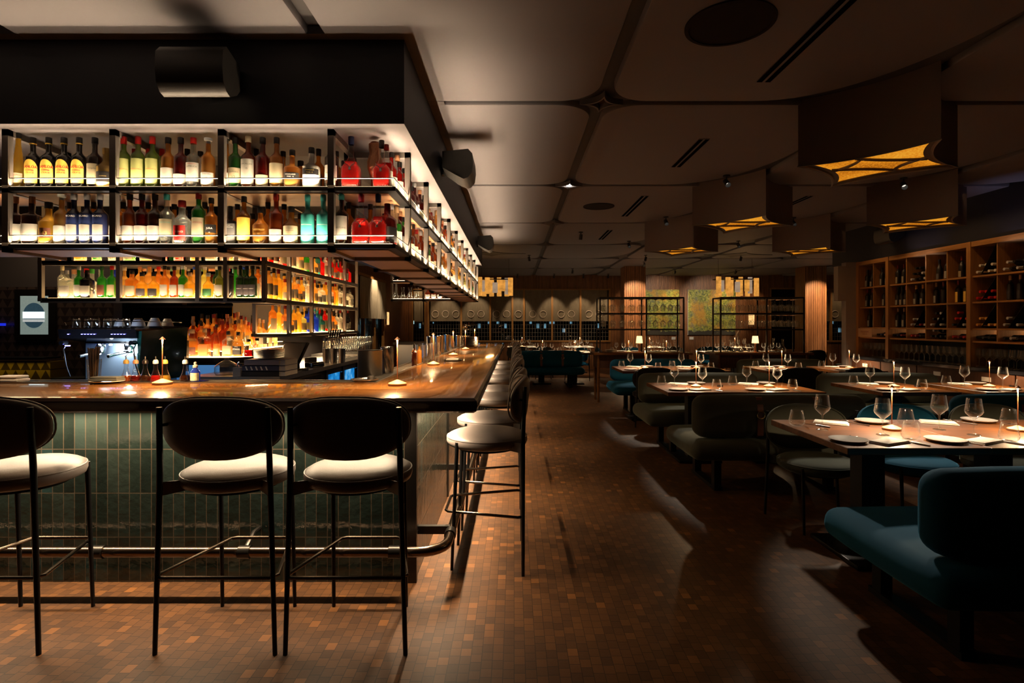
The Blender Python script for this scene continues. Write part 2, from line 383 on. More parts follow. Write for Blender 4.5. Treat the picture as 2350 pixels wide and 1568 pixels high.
YS = [-1.9, 1.56, 3.84, 6.12, 8.40, 10.68, 12.96, 15.24, 17.6]
for j in range(8):
    y0, y1 = YS[j], YS[j+1]
    xs = [.60, 2.53, 4.46, 6.4] if y1 < 9 else [.60, 2.53, 4.46, 6.4, 8.3, 10.2]
    for i in range(len(xs)-1):
        if y0 < 8 and xs[i] > 4.4: panel(xs[i], y0, 5.9, y1, True)
        else: panel(xs[i], y0, xs[i+1], y1, True)
    if y0 < 1: panel(-1.04, y0, .60, 1.56, False); panel(-2.66, y0, -1.04, 3.5, False); panel(-4.3, y0, -2.66, 3.5, False); panel(-6, y0, -4.3, 3.5, False)
    else: panel(-1.04 if y1 < 10.6 else -1.3, y0, .60, y1, False)
    if y1 > 11: panel(-3.3, y0 if y0 > 11 else 11, -1.3, y1, False)

for x in (-1.04, -2.66, -4.3): struct(MB().box(x-.05, 2.92, 2.9402, x+.05, 3.2, 2.98).ob('trim_ceiling_infill', M['ceil']))
for y in YS[2:6]: struct(MB().box(-.62, y-.035, 2.9402, -.48, y+.035, 2.98).ob('trim_ceiling_infill', M['ceil']))
# small brass-lined star niches between the ceiling panels
def star(hd, hd2, dep, n=12):            # four points, hollow sides
    pts = []; tips = [(hd, 0), (0, hd2), (-hd, 0), (0, -hd2)]
    for k in range(4):
        a, b = tips[k], tips[(k+1) % 4]
        mx, my = (a[0]+b[0])/2, (a[1]+b[1])/2; cxp, cyp = mx*(1-dep), my*(1-dep)
        for i in range(n):
            t = i/n; pts.append(((1-t)**2*a[0]+2*t*(1-t)*cxp+t*t*b[0], (1-t)**2*a[1]+2*t*(1-t)*cyp+t*t*b[1]))
    return pts
for k, y in enumerate(YS[2:7]):
    t = thing('ceiling_niche', 'small four-pointed brass niche in the ceiling grooves, %s along the bar-side groove' % NUM[k], 'ceiling niche', (.60, y, 2.93), 0, 'brass star niches in the ceiling')
    o = star(.15, .15, .8); i_ = star(.115, .115, .8); n = len(o)
    vs = [(x, z, 0) for x, z in o]+[(x, z, 0) for x, z in i_]+[(x, z, .04) for x, z in i_]+[(x, z, .04) for x, z in o]
    fs = [(a*n+i, a*n+(i+1) % n, ((a+1) % 4)*n+(i+1) % n, ((a+1) % 4)*n+i) for a in range(4) for i in range(n)]
    MB().add(vs, fs).ob('rim', M['ceil'], t)
    MB().prism(i_, .03, .045).ob('lining', M['brass'], t)
    if k == 1: MB().lathe([(0, .0), (.028, .004), (.03, .02), (.02, .03)], 14).ob('bulb', M['bulb'], t)

# ------------------------------------------------------------------ soffit above the bar: a ring beam on three sides
sf = [(-7.5, 2.98), (-.588, 2.98), (-.588, 10.25), (-2.9, 10.25), (-2.9, 9.6), (-1.12, 9.6), (-1.12, 3.56), (-7.5, 3.56)]
mb = MB(); n = len(sf)
mb.add([(x, y, 2.49) for x, y in sf]+[(x, y, 3.0) for x, y in sf], [(i, (i+1) % n, n+(i+1) % n, n+i) for i in range(n)], 0)
mb.add([(x, y, 2.49) for x, y in sf], [(0, 1, 6, 7), (1, 2, 5, 6), (2, 3, 4, 5)], 1)
struct(mb.ob('trim_bulkhead', [M['soffit'], M['undersoffit']], sharp=20), 'dark navy bulkhead above the bar shelves')
# right bulkhead above the wine wall, the pier at its end
struct(MB().box(5.46, -2.2, 2.40, 5.96, 9.57, 2.985).ob('trim_wine_bulkhead', M['soffit']))
mb = MB(); mb.box(5.27, 8.86, 0, 5.96, 8.98, 2.40); mb.box(5.145, 8.86, 1.79, 5.27, 8.98, 2.34)
struct(mb.ob('wall_end', M['grey_wall'], sharp=20))

# ------------------------------------------------------------------ slatted timber walls
def slats(mb, x0, x1, y, z0, z1, p=.045):     # along X, facing -Y
    n = max(1, int((x1-x0)/p)); p = (x1-x0)/n
    mb.box(x0, y, z0, x1, y+.02, z1, 1)
    for i in range(n): mb.box(x0+i*p+.005, y-.014, z0, x0+(i+1)*p-.005, y, z1, 0)
def slats_y(mb, y0, y1, x, z0, z1, sgn=1, p=.045):
    n = max(1, int((y1-y0)/p)); p = (y1-y0)/n
    mb.box(min(x, x-sgn*.02), y0, z0, max(x, x-sgn*.02), y1, z1, 1)
    for i in range(n): mb.box(min(x, x+sgn*.014), y0+i*p+.005, z0, max(x, x+sgn*.014), y0+(i+1)*p-.005, z1, 0)
BW = 17.7
mb = MB()
for x0, x1, z0, z1 in ((-3.46, -3.2, 0, 3), (-3.2, -2.85, 2.5, 3), (-3.2, -2.85, 0, .85), (-2.85, -2.7, 0, 3), (-2.7, 3.0, 2.52, 3), (-2.7, 3.0, 0, .87), (3.0, 8.13, 0, 3), (8.13, 8.92, 2.52, 3), (8.13, 8.92, 0, .6),
                       (8.92, 9.6, 0, 3), (9.6, 11.2, 2.52, 3), (9.6, 11.2, 0, .87)):
    slats(mb, x0, x1, BW, z0, z1)
mb.box(-3.5, BW+.25, 0, 11.2, BW+.3, 3, 1)
struct(mb.ob('wall_back', [M['slat'], M['slatgap']], sharp=20))
mb = MB()
for y0, y1, z0, z1 in ((10.4, 12.1, 0, 3), (12.1, 14.7, 2.52, 3), (12.1, 14.7, 0, .6), (14.7, BW, 0, 3)): slats_y(mb, y0, y1, -3.46, z0, z1)
mb.box(-3.75, 10.4, 0, -3.7, BW, 3, 1)
struct(mb.ob('wall_side', [M['slat'], M['slatgap']], sharp=20))
# columns clad in slats
for k, (cx, cyy, w) in enumerate(((3.17, 14.9, .265), (7.92, 14.9, .265))):
    mb = MB(); slats(mb, cx-w, cx+w, cyy-w, 0, 2.985); slats_y(mb, cyy-w, cyy+w, cx-w, 0, 2.985, -1); slats_y(mb, cyy-w, cyy+w, cx+w, 0, 2.985, 1)
    o = struct(mb.ob('trim_column_%d' % (k+1), [M['slat'], M['slatgap']], sharp=20))

# ------------------------------------------------------------------ windows with grids, shades and rings
M['grille'] = pbr('window_grille', (.10, .085, .07), .5, .3)
def window(name, x0, x1, z0, z1, mull, zs, rings, lit, pitch=.088):
    t = bpy.data.objects.new(name, None); COL.objects.link(t); t.location = (0, BW, 0); struct(t)
    mb = MB(); f = .05
    mb.box(x0-f, -.03, z0-f, x1+f, .06, z0); mb.box(x0-f, -.05, z1, x1+f, .06, z1+f*.8)
    mb.box(x0-f, -.03, z0, x0, .06, z1); mb.box(x1, -.03, z0, x1+f, .06, z1)
    for x in mull: mb.box(x-.03, -.03, z0, x+.03, .06, z1)
    mb.ob('window_frame', wood_frame, t)
    MB().box(x0, .10, z0, x1, .106, z1).ob('pane', M['pane'], t)
    mb = MB(); e = [x0]+list(mull)+[x1]
    for a, b in zip(e[:-1], e[1:]):
        n = max(1, round((b-a)/pitch))
        for i in range(1, n): x = a+(b-a)*i/n; mb.box(x-.007, .07, z0, x+.007, .085, zs+.02)
    z = z0
    while z < zs: mb.box(x0, .068, z-.006, x1, .087, z+.006); z += .125
    mb.ob('grille', M['grille'], t)
    for a, b in zip(e[:-1], e[1:]):
        mb = MB(); n = 30; vs = []
        for z in (zs, z1):
            for i in range(n+1):
                x = a+.03+(b-a-.06)*i/n; vs.append((x, .03+.012*math.sin(x*9)+.004*math.sin(x*31), z))
        mb.add(vs, [(i, i+1, n+2+i, n+1+i) for i in range(n)])
        mb.box(a+.03, .0, zs-.01, b-.03, .045, zs+.012)
        s_ = mb.ob('shade', M['shade'], t)
    for x in rings:
        MB().tube([(x+.105*math.cos(q*PI/16), .012, 1.74+.105*math.sin(q*PI/16)) for q in range(32)], .008, 6, closed=True).ob('ring', M['ring'], t)
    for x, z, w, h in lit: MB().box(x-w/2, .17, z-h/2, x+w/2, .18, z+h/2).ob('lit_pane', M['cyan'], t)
    return t
wood_frame = M['oak_z']
q = lambda px: (px-VX)/72.3
qz = lambda py: CZ+(VY-py)/72.3
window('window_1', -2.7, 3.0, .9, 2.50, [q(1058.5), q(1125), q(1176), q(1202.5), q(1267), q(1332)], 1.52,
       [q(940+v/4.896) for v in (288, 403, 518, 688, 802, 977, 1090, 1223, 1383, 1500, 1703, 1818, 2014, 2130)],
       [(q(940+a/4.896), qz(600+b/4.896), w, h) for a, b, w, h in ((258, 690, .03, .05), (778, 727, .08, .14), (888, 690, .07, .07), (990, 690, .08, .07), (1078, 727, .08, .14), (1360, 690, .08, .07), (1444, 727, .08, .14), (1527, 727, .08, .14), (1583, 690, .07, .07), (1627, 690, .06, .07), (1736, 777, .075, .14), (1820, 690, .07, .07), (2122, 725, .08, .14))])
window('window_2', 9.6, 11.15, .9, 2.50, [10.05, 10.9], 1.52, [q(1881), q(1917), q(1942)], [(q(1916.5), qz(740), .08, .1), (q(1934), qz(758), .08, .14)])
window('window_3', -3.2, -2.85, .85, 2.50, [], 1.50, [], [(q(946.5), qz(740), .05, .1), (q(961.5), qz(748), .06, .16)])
# side window with the sheer curtain
t = bpy.data.objects.new('window_4', None); COL.objects.link(t); struct(t)
mb = MB(); X = -3.46
mb.box(X-.03, 12.05, 2.50, X+.08, 14.75, 2.56); mb.box(X-.03, 12.05, .55, X+.04, 14.75, .62)
for y in (12.1, 12.75, 13.75, 14.7): mb.box(X-.03, y-.03, .6, X+.04, y+.03, 2.5)
mb.ob('window_frame', M['oak_z'], t)
MB().box(X-.09, 12.1, .6, X-.085, 14.7, 2.5).ob('pane', M['pane'], t)
mb = MB(); y = 12.2
while y < 14.7: mb.box(X-.07, y-.006, .6, X-.06, y+.006, 1.6); y += .16
for z in (.8, 1.0, 1.2, 1.4): mb.box(X-.07, 12.1, z-.005, X-.06, 14.7, z+.005)
mb.ob('grille', M['grille'], t)
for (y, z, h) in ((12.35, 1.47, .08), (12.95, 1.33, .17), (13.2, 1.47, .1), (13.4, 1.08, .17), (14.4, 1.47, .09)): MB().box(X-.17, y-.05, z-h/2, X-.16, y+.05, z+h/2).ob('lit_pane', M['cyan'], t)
def curtain(name, p0, p1, z0, z1, folds, amp, nx=160, mat='sheer', par=None):
    vs = []; a = Vector(p0); b = Vector(p1); d = (b-a); nrm = Vector((-d.y, d.x)).normalized()
    for k in range(9):
        z = z0+(z1-z0)*k/8; wav = amp*(1.25-.5*k/8)
        for i in range(nx+1):
            t_ = i/nx; p = a+d*t_+nrm*(wav*math.sin(t_*folds*2*PI+.6*math.sin(t_*11))+wav*.4*math.sin(t_*folds*5.3+k*.25))
            vs.append((p.x, p.y, z))
    fs = [(k*(nx+1)+i, k*(nx+1)+i+1, (k+1)*(nx+1)+i+1, (k+1)*(nx+1)+i) for k in range(8) for i in range(nx)]
    return MB().add(vs, fs).ob(name, M[mat], par, sharp=0)
tag(curtain('sheer_curtain', (X+.10, 12.2), (X+.10, 14.5), 1.55, 2.48, 26, .035), 'long pale thread curtain hanging at the side window behind the bar', 'curtain')
tag(curtain('sheer_curtain', (-3.17, BW-.07), (-2.88, BW-.07), 1.50, 2.46, 7, .02, 60), 'narrow pale thread curtain beside the wall sconce', 'curtain')
# mirror recess behind the right rack
t = thing('wall_mirror', 'tall framed mirror on the slatted back wall behind the right glass rack', 'mirror', (8.52, BW-.02, .62))
MB().box(-.38, 0, 0, .38, .02, 1.9).ob('mirror_glass', M['mirror'], t)
mb = MB(); mb.box(-.42, -.03, 1.9, .42, .03, 1.95); mb.box(-.42, -.03, -.05, .42, .03, 0); mb.box(-.42, -.03, 0, -.38, .03, 1.9); mb.box(.38, -.03, 0, .42, .03, 1.9); mb.ob('frame', M['oak_z'], t)
# ---------------- walls behind the back bar
struct(MB().box(-9, 6.5, 0, -3.9, 6.6, 2.985).ob('wall_kitchen', M['dark_wall']))
struct(MB().box(-3.95, 5.5, 0, -2.80, 5.6, 2.985).ob('wall_back_bar', M['dark_wall']))
struct(MB().box(-2.90, 5.6, 0, -2.80, 8.3, 2.985).ob('wall_wing', M['dark_wall']))
struct(MB().box(-3.95, 5.6, 0, -3.85, 6.5, 2.985).ob('wall_return', M['dark_wall']))
t = thing('mirror_panel', 'smoked mirror panel behind the back bar bottles', 'mirror', (-3.3, 5.48, 1.0))
MB().box(-.55, 0, 0, .53, .015, 1.75).ob('mirror_glass', M['mirror'], t)
struct(MB().box(-9, 10.3, 0, -3.46, 10.4, 2.985).ob('wall_passage', M['dark_wall']))
# ------------------------------------------------------------------ bar counter
ZB = 1.06
def top_mat():
    g = NT('polished_bar_wood'); co = g.n('TexCoord').outputs['Object']; xy = g.n('SeparateXYZ', None, _0=co)
    side = g.math('GREATER_THAN', g.math('ADD', xy.outputs[0], xy.outputs[1]), 2.74-.18+.0)
    v = g.n('CombineXYZ', None, _0=g.math('MULTIPLY', xy.outputs[0], 1.0), _1=g.math('MULTIPLY', xy.outputs[1], 13.0), _2=xy.outputs[2]).outputs[0]
    dg = g.math('ADD', xy.outputs[0], g.math('MULTIPLY', xy.outputs[1], -.28))
    v2 = g.n('CombineXYZ', None, _0=g.math('MULTIPLY', dg, 13.0), _1=g.math('MULTIPLY', xy.outputs[1], 1.4), _2=xy.outputs[2]).outputs[0]
    vv = g.n('Mix', {'data_type': 'VECTOR'}, _0=side, _4=v, _5=v2).outputs[1]
    nz = g.n('TexNoise', None, Vector=vv, Scale=2.6, Detail=7.0, Roughness=.65, Distortion=1.4).outputs[0]
    c = g.ramp(nz, [(.32, (.085, .030, .007)), (.46, (.25, .108, .024)), (.60, (.42, .212, .055)), (.74, (.58, .33, .10))])
    pl = g.math('FLOOR', g.math('DIVIDE', g.n('Mix', {'data_type': 'FLOAT'}, _0=side, _2=xy.outputs[1], _3=dg).outputs[0], .11))
    wn = g.n('TexWhiteNoise', {'noise_dimensions': '1D'}, W=pl).outputs[0]
    c = g.mix(g.math('MULTIPLY', wn, .5), c, (.14, .05, .013))
    nb = g.n('TexNoise', None, Vector=co, Scale=25.0, Detail=2.0).outputs[0]
    b = g.n('Bump', None, Strength=.22, Distance=.006, Height=nb).outputs[0]
    return g.out(prin(g, c, .24, 0, 1.0, b, .5, coat_r=.06))
M['bartop'] = top_mat()
def sweep(mb, path, sec, m=0):      # path: 2D points; sec: (inward offset, z), closed section
    P = [Vector(p) for p in path]; k = len(P); ns = len(sec); vs = []
    for i, p in enumerate(P):
        d0 = (P[i]-P[i-1]).normalized() if i > 0 else (P[1]-P[0]).normalized(); d1 = (P[i+1]-P[i]).normalized() if i < k-1 else d0
        n0 = Vector((-d0.y, d0.x)); n1 = Vector((-d1.y, d1.x)); b = (n0+n1).normalized(); L = 1/max(.3, b.dot(n0))
        for t, z in sec: q_ = p+b*t*L; vs.append((q_.x, q_.y, z))
    fs = [(i*ns+j, i*ns+(j+1) % ns, (i+1)*ns+(j+1) % ns, (i+1)*ns+j) for i in range(k-1) for j in range(ns)]
    fs += [tuple(range(ns)), tuple((k-1)*ns+j for j in range(ns))]
    return mb.add(vs, fs, m)
bar = thing('bar_counter', 'long L-shaped bar with polished wood top and dark green tiled front', 'bar counter', (0, 0, 0))
path = [(-6.5, 2.74), (-.18, 2.74), (-.18, 10.7)]
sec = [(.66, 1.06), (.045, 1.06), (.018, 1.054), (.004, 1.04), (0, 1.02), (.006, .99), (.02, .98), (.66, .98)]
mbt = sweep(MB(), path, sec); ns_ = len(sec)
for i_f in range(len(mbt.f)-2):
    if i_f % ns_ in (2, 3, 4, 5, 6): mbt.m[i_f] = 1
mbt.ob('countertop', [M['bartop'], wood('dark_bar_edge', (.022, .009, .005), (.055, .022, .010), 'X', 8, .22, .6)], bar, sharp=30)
mb = MB(); mb.box(-6.5, 3.07, 0, -.60, 3.30, .98, 0)
mb.ob('front_panel', M['tileX'], bar)
mb = MB(); mb.box(-.78, 3.30, 0, -.547, 10.55, .98, 0); mb.box(-.60, 3.09, 0, -.547, 3.30, .98); mb.ob('side_panel', M['tileY'], bar)
MB().box(-.60, 3.055, 0, -.535, 3.09, .98).ob('corner_post', M['dark_steel'], bar)
for y in (4.6, 6.2, 7.8, 9.4): MB().box(-.56, y-.02, 0, -.538, y+.02, .98).ob('pilaster', M['dark_steel'], bar)
# drip rail and mat behind the top
rail = [(-6.5, 3.40), (-.84, 3.40), (-.84, 10.6)]
MBr = MB(); sweep(MBr, rail, [(0, 1.04), (0, 1.066), (.012, 1.066), (.012, 1.052), (.13, 1.052), (.13, 1.066), (.145, 1.066), (.145, 1.03), (.01, 1.03)]); MBr.ob('drip_rail', M['brushed'], bar, sharp=30)
MBr = MB(); sweep(MBr, [(-6.5, 3.415), (-.855, 3.415), (-.855, 10.5)], [(0, 1.053), (0, 1.058), (.11, 1.058), (.11, 1.053)])
MBr.ob('bar_mat', pbr('rubber_mat', (.05, .045, .035), .5, bump=.8, bs=260), bar, sharp=30)
MBr = MB(); sweep(MBr, [(-6.5, 3.56), (-.99, 3.56), (-.99, 10.5)], [(0, .2), (0, 1.03), (.02, 1.03), (.02, .2)]); MBr.ob('inner_panel', M['dark_steel'], bar, sharp=30)
MB().box(-6.4, 3.035, .964, -.6, 3.066, .978).ob('led_strip', M['led'], bar)
MB().box(-.545, 3.1, .964, -.515, 10.5, .978).ob('led_strip', M['led'], bar)
# rubber work ends at the corner: round drain tray
t = thing('drain_tray', 'round steel drain tray at the inner corner of the bar', 'tray', (-.93, 3.47, 1.068))
MB().lathe([(.0, 0), (.075, 0), (.085, .006), (.085, .012), (.075, .012), (.07, .006), (0, .006)], 28).ob('dish', M['steel'], t)
MB().lathe([(0, 0), (.022, 0), (.022, .014), (.012, .022), (0, .022)], 14, (.03, .03, .006)).ob('plug', M['black'], t)
# foot rail
fr = thing('foot_rail', 'dark metal tube foot rail running round the foot of the bar', 'foot rail', (0, 0, 0))
FZ = .235; pts = [(-6.5, 2.90, FZ), (-.50, 2.90, FZ)]+[(-.50+.14*math.sin(a*PI/12), 3.04-.14*math.cos(a*PI/12), FZ) for a in range(1, 7)]+[(-.36, 10.5, FZ)]
MB().tube(pts, .027, 14).ob('tube', pbr('rail_bronze', (.20, .14, .10), .22, 1.0), fr)
for x in (-4.2, -3.2, -2.16, -1.40, -.62): MB().cyl((x-.03, 2.90, FZ), (x+.03, 2.90, FZ), .033, n=16).ob('collar', M['dark_steel'], fr)
MB().cyl((-.36, 3.12, FZ), (-.36, 3.18, FZ), .033, n=16).ob('collar', M['dark_steel'], fr)
for x in (-3.2, -1.40): MB().tube([(x, 3.07, .30), (x, 3.0, .30), (x, 2.92, .255)], .012, 8).ob('bracket', M['dark_steel'], fr)
for y in (3.2, 4.6, 6.2, 7.8, 9.4): MB().box(-.547, y-.015, .22, -.37, y+.015, .265).ob('bracket', M['dark_steel'], fr)

# ------------------------------------------------------------------ seats: one design as bar stool and as chair
def seat_pad(R, z, th=.075):
    mb = MB(); mb.lathe([(0, -.005), (R*.8, -.005), (R-.03, 0), (R-.006, .012), (R, .03), (R, th-.028), (R-.006, th-.014), (R-.025, th-.003), (R*.8, th+.006), (R*.5, th+.011), (0, th+.013)], 44, (0, 0, z-th))
    return mb
def disc_pad(w, h, th, bend, e=2.5, n=48, K=7):
    vs = []; fs = []
    def P(u, t, side):
        c, s = math.cos(u), math.sin(u); x = abs(c)**(2/e)*w*(1 if c >= 0 else -1)*t; z = abs(s)**(2/e)*h*(1 if s >= 0 else -1)*t
        d = th*max(0, 1-t**5)**.5
        return (x, side*d+bend*(1-(x/w)**2), z)
    ts = [0.02]+[1-(1-k/K)**1.8 for k in range(1, K)]+[.992]
    for side in (-1, 1):
        b = len(vs)
        for t in ts:
            for j in range(n): vs.append(P(2*PI*j/n, t, side))
        for k in range(len(ts)-1):
            for j in range(n): fs.append((b+k*n+j, b+k*n+(j+1) % n, b+(k+1)*n+(j+1) % n, b+(k+1)*n+j))
        fs.append(tuple(b+j for j in range(n)))
    L = len(ts); o = (L-1)*n; o2 = L*n+(L-1)*n
    for j in range(n): fs.append((o+j, o+(j+1) % n, o2+(j+1) % n, o2+j))
    return vs, fs, P, n
def make_seat(name, label, cat, group, seat_z, top_z, back_h, bw, fab, rail=True, R=.245, rs=.258, fs_=.182, RD=.215, pipe=None):
    """faces +Y: the back is at y=-RD, front legs at y=+RD"""
    t = thing(name, label, cat, (0, 0, 0), 0, group); m = M['black_metal']
    seat_pad(R, seat_z).ob('seat', fab, t, sharp=0)
    MB().tube([((R-.004)*math.cos(a*PI/24), (R-.004)*math.sin(a*PI/24), seat_z-.02) for a in range(48)], .0042, 6, closed=True).ob('piping', fab, t)
    zb = top_z-back_h/2; vs, fs, P, n = disc_pad(bw/2, back_h/2, .028, -.075)
    MB().add(vs, fs).ob('backrest', pipe or fab, t, (0, -RD+.045+.02, zb), (.10, 0, 0), sharp=0)
    pts = [P(2*PI*j/n, .985, 1) for j in range(n)]
    MB().tube([(p[0]*1.0, p[1]+.012, p[2]) for p in pts], .005, 6, closed=True).ob('piping', pipe or fab, t, (0, -RD+.045+.02, zb), (.10, 0, 0))
    zt = zb+back_h*.32; k = rs-.026
    for s in (-1, 1):
        MB().tube([(s*rs, -RD, 0), (s*(k+.004), -RD, seat_z+.02), (s*k, -RD-.012, zt)], [.010, .013, .012], 10).ob('leg', m, t)
        MB().tube([(s*fs_, RD-.02, 0), (s*(fs_-.006), RD-.05, seat_z-.03)], [.009, .012], 10).ob('leg', m, t)
        MB().cyl((s*k, -RD-.006, zb+.01), (s*(k-.03), -RD+.035, zb+.01), .007).ob('bolt', m, t)
        mb = MB(); a = (s*k, -RD, seat_z-.055); b_ = (s*.13, -R*.45, seat_z-.05)
        mb.add([(a[0], a[1], a[2]-.028), (b_[0], b_[1], b_[2]-.028), (b_[0], b_[1], b_[2]+.012), (a[0], a[1], a[2]+.030), (a[0]-s*.012, a[1]+.01, a[2]-.028), (b_[0], b_[1]+.02, b_[2]-.028), (b_[0], b_[1]+.02, b_[2]+.012), (a[0]-s*.012, a[1]+.01, a[2]+.030)],
               [(0, 1, 2, 3), (4, 7, 6, 5), (0, 4, 5, 1), (3, 2, 6, 7), (0, 3, 7, 4), (1, 5, 6, 2)]); mb.ob('seat_bracket', fab, t)
    MB().lathe([(R*.5, 0), (R*.72, 0), (R*.72, .016), (R*.5, .016)], 32, (0, 0, seat_z-.095)).ob('seat_ring', m, t)
    if rail:
        z = .33; c = [(-rs+.012, -RD+.0, z), (rs-.012, -RD, z), (rs-.0, -RD+.03, z), (fs_-.03, RD+.005, z), (fs_-.055, RD+.02, z), (-fs_+.055, RD+.02, z), (-fs_+.03, RD+.005, z), (-rs, -RD+.03, z)]
        MB().tube(c, .0085, 8, closed=True).ob('footrest', pbr('footrest_metal', (.10, .08, .065), .25, 1.0) if 'fm' not in M else M['fm'], t)
    return t
M['fm'] = pbr('footrest_metal', (.11, .085, .065), .25, 1.0)
G = 'leather bar stools along the bar'
FS = 'bar stool with taupe round seat and shaded backrest'
s0 = make_seat('bar_stool', 'third bar stool from the corner of the bar front, at the frame edge', 'bar stool', G, .765, 1.114, .275, .535, M['leather'], pipe=M['leather_dark'])
s0.location = (-2.30, 2.61, 0); STOOL = snap(s0)
dup(STOOL, (-1.285, 2.61, 0), 0, 'bar stool in front of the tiles, second from the bar corner')
dup(STOOL, (-.725, 2.61, 0), 0, 'bar stool in front of the tiles, nearest the bar corner')
for i, y in enumerate((3.40, 4.02, 5.15, 5.80, 7.0, 7.7, 8.9, 9.7)):
    dup(STOOL, (-.165, y, 0), PI/2, 'bar stool on the aisle side of the bar, %s from the corner' % NUM[i])
# ------------------------------------------------------------------ hanging shelves over the bar
HF = thing('hanging_shelf', 'two-tier metal hanging shelf above the bar front, lit along its edge', 'hanging shelf', (0, 0, 0), 0, 'lit hanging shelves over the bar')
HS = thing('hanging_shelf', 'two-tier metal hanging shelf running away along the aisle side of the bar', 'hanging shelf', (0, 0, 0), 0, 'lit hanging shelves over the bar')
HE = thing('hanging_shelf', 'short two-tier hanging shelf across the far end of the bar', 'hanging shelf', (0, 0, 0), 0, 'lit hanging shelves over the bar')
def loop(par, plane, c, a0, a1, z0=1.815, z1=2.49, w=.017, name='frame_loop', mat='shelf_metal'):
    mb = MB()
    for (u0, u1, za, zb) in ((a0, a0+2*w, z0, z1), (a1-2*w, a1, z0, z1), (a0, a1, z0, z0+2*w), (a0, a1, z1-2*w, z1), (a0, a1, 2.142, 2.142+1.4*w)):
        if zb > z1+.001 or za < z0-.001: continue
        if plane == 'x': mb.box(c-w, u0, za, c+w, u1, zb)
        else: mb.box(u0, c-w, za, u1, c+w, zb)
    return mb.ob(name, M[mat], par, sharp=20)
for x in (-1.007, -1.61, -2.205, -2.795, -3.39): loop(HF, 'x', x, 3.06, 3.50)
SY = [3.49+.73*i for i in range(10)]
for y in SY: loop(HS, 'y', y, -1.06, -.648)
for x in (-2.13, -1.58): loop(HE, 'x', x, 9.70, 10.1)
def shelf(par, x0, y0, x1, y1, zt):
    mb = MB(); mb.box(x0, y0, zt-.026, x1, y1, zt-.003)
    mb.ob('shelf', M['black_metal'], par)
    MB().box(x0+.05, y0+.05, zt-.032, x1-.05, y1-.05, zt-.0265).ob('shelf_underside', M['shelfwood'] if zt > 2 else M['underpaint'], par)
M['underpaint'] = pbr('shelf_underside_grey', (.62, .55, .56), .5)
for zt in (2.178, 1.863):
    shelf(HF, -3.4, 3.062, -.652, 3.47, zt); shelf(HS, -1.05, 3.475, -.652, 10.08, zt); shelf(HE, -2.15, 9.72, -1.06, 10.08, zt)
    for par, p0, p1 in ((HF, (-3.4, 3.07), (-.66, 3.07)), (HS, (-.66, 3.07), (-.66, 10.08)), (HE, (-2.15, 9.73), (-1.06, 9.73))):
        MB().cyl((p0[0], p0[1], zt+.045), (p1[0], p1[1], zt+.045), .0035, n=8).ob('guard_rail', M['steel'], par)
    MB().box(-3.4, 3.076, zt-.003, -.672, 3.086, zt+.001).ob('led_strip', M['led'], HF)
    MB().box(-.682, 3.09, zt-.003, -.672, 10.05, zt+.001).ob('led_strip', M['led'], HS)
    MB().box(-2.13, 9.74, zt-.003, -1.08, 9.755, zt+.004).ob('led_strip', M['led'], HE)

# ------------------------------------------------------------------ back bar shelving: a front part and a wing running away
BB = thing('back_bar_shelving', 'open metal frame shelving full of backlit bottles behind the bar', 'shelving', (0, 0, 0))
def post(x, y, z0=1.30, z1=2.6): MB().box(x-.017, y-.017, z0, x+.017, y+.017, z1).ob('post', M['shelf_metal'], BB, sharp=20)
WX = -2.15; WY = [4.80, 5.33, 5.92, 6.50, 7.07, 7.62]
for x in (-4.07, -3.40, -2.72): post(x, 4.8, 1.615); post(x, 5.2, 1.615)
for y in WY: post(WX, y, 1.615 if y < 5 else 1.30); post(WX-.33, y, 1.615 if y < 5 else 1.30)
for zt in (1.646, 1.967):
    MB().box(-4.09, 4.785, zt-.03, WX+.02, 5.2, zt-.002).ob('shelf', M['black_metal'], BB)
    MB().box(WX-.35, 5.2, zt-.03, WX+.018, 7.64, zt-.002).ob('shelf', M['black_metal'], BB)
    MB().box(-4.05, 4.84, zt-.002, -2.2, 5.16, zt+.001).ob('light_panel', M['ledw'], BB)
    MB().box(WX-.31, 5.2, zt-.002, WX-.03, 7.60, zt+.001).ob('light_panel', M['ledw'], BB)
MB().box(WX-.35, 5.30, 1.30, WX+.018, 7.64, 1.328).ob('shelf', M['black_metal'], BB)
MB().box(WX-.31, 5.34, 1.328, WX-.03, 7.60, 1.331).ob('light_panel', M['ledw'], BB)
for z in (1.615, 1.936, 2.56):
    for y in (WY[1:] if z > 1.7 else WY): MB().box(WX-.33, y-.012, z-.012, WX, y+.012, z+.012).ob('cross_bar', M['shelf_metal'], BB)
    MB().box(-4.07, 4.79, z-.012, WX, 4.81, z+.012).ob('rail', M['shelf_metal'], BB)
    MB().box(WX-.01, 4.8, z-.012, WX+.012, 7.62, z+.012).ob('rail', M['shelf_metal'], BB)
for y in WY[1:]: MB().box(WX-.33, y-.012, 1.29, WX, y+.012, 1.315).ob('cross_bar', M['shelf_metal'], BB)
for y, w in ((4.98, 0), (6.4, 0)): pass
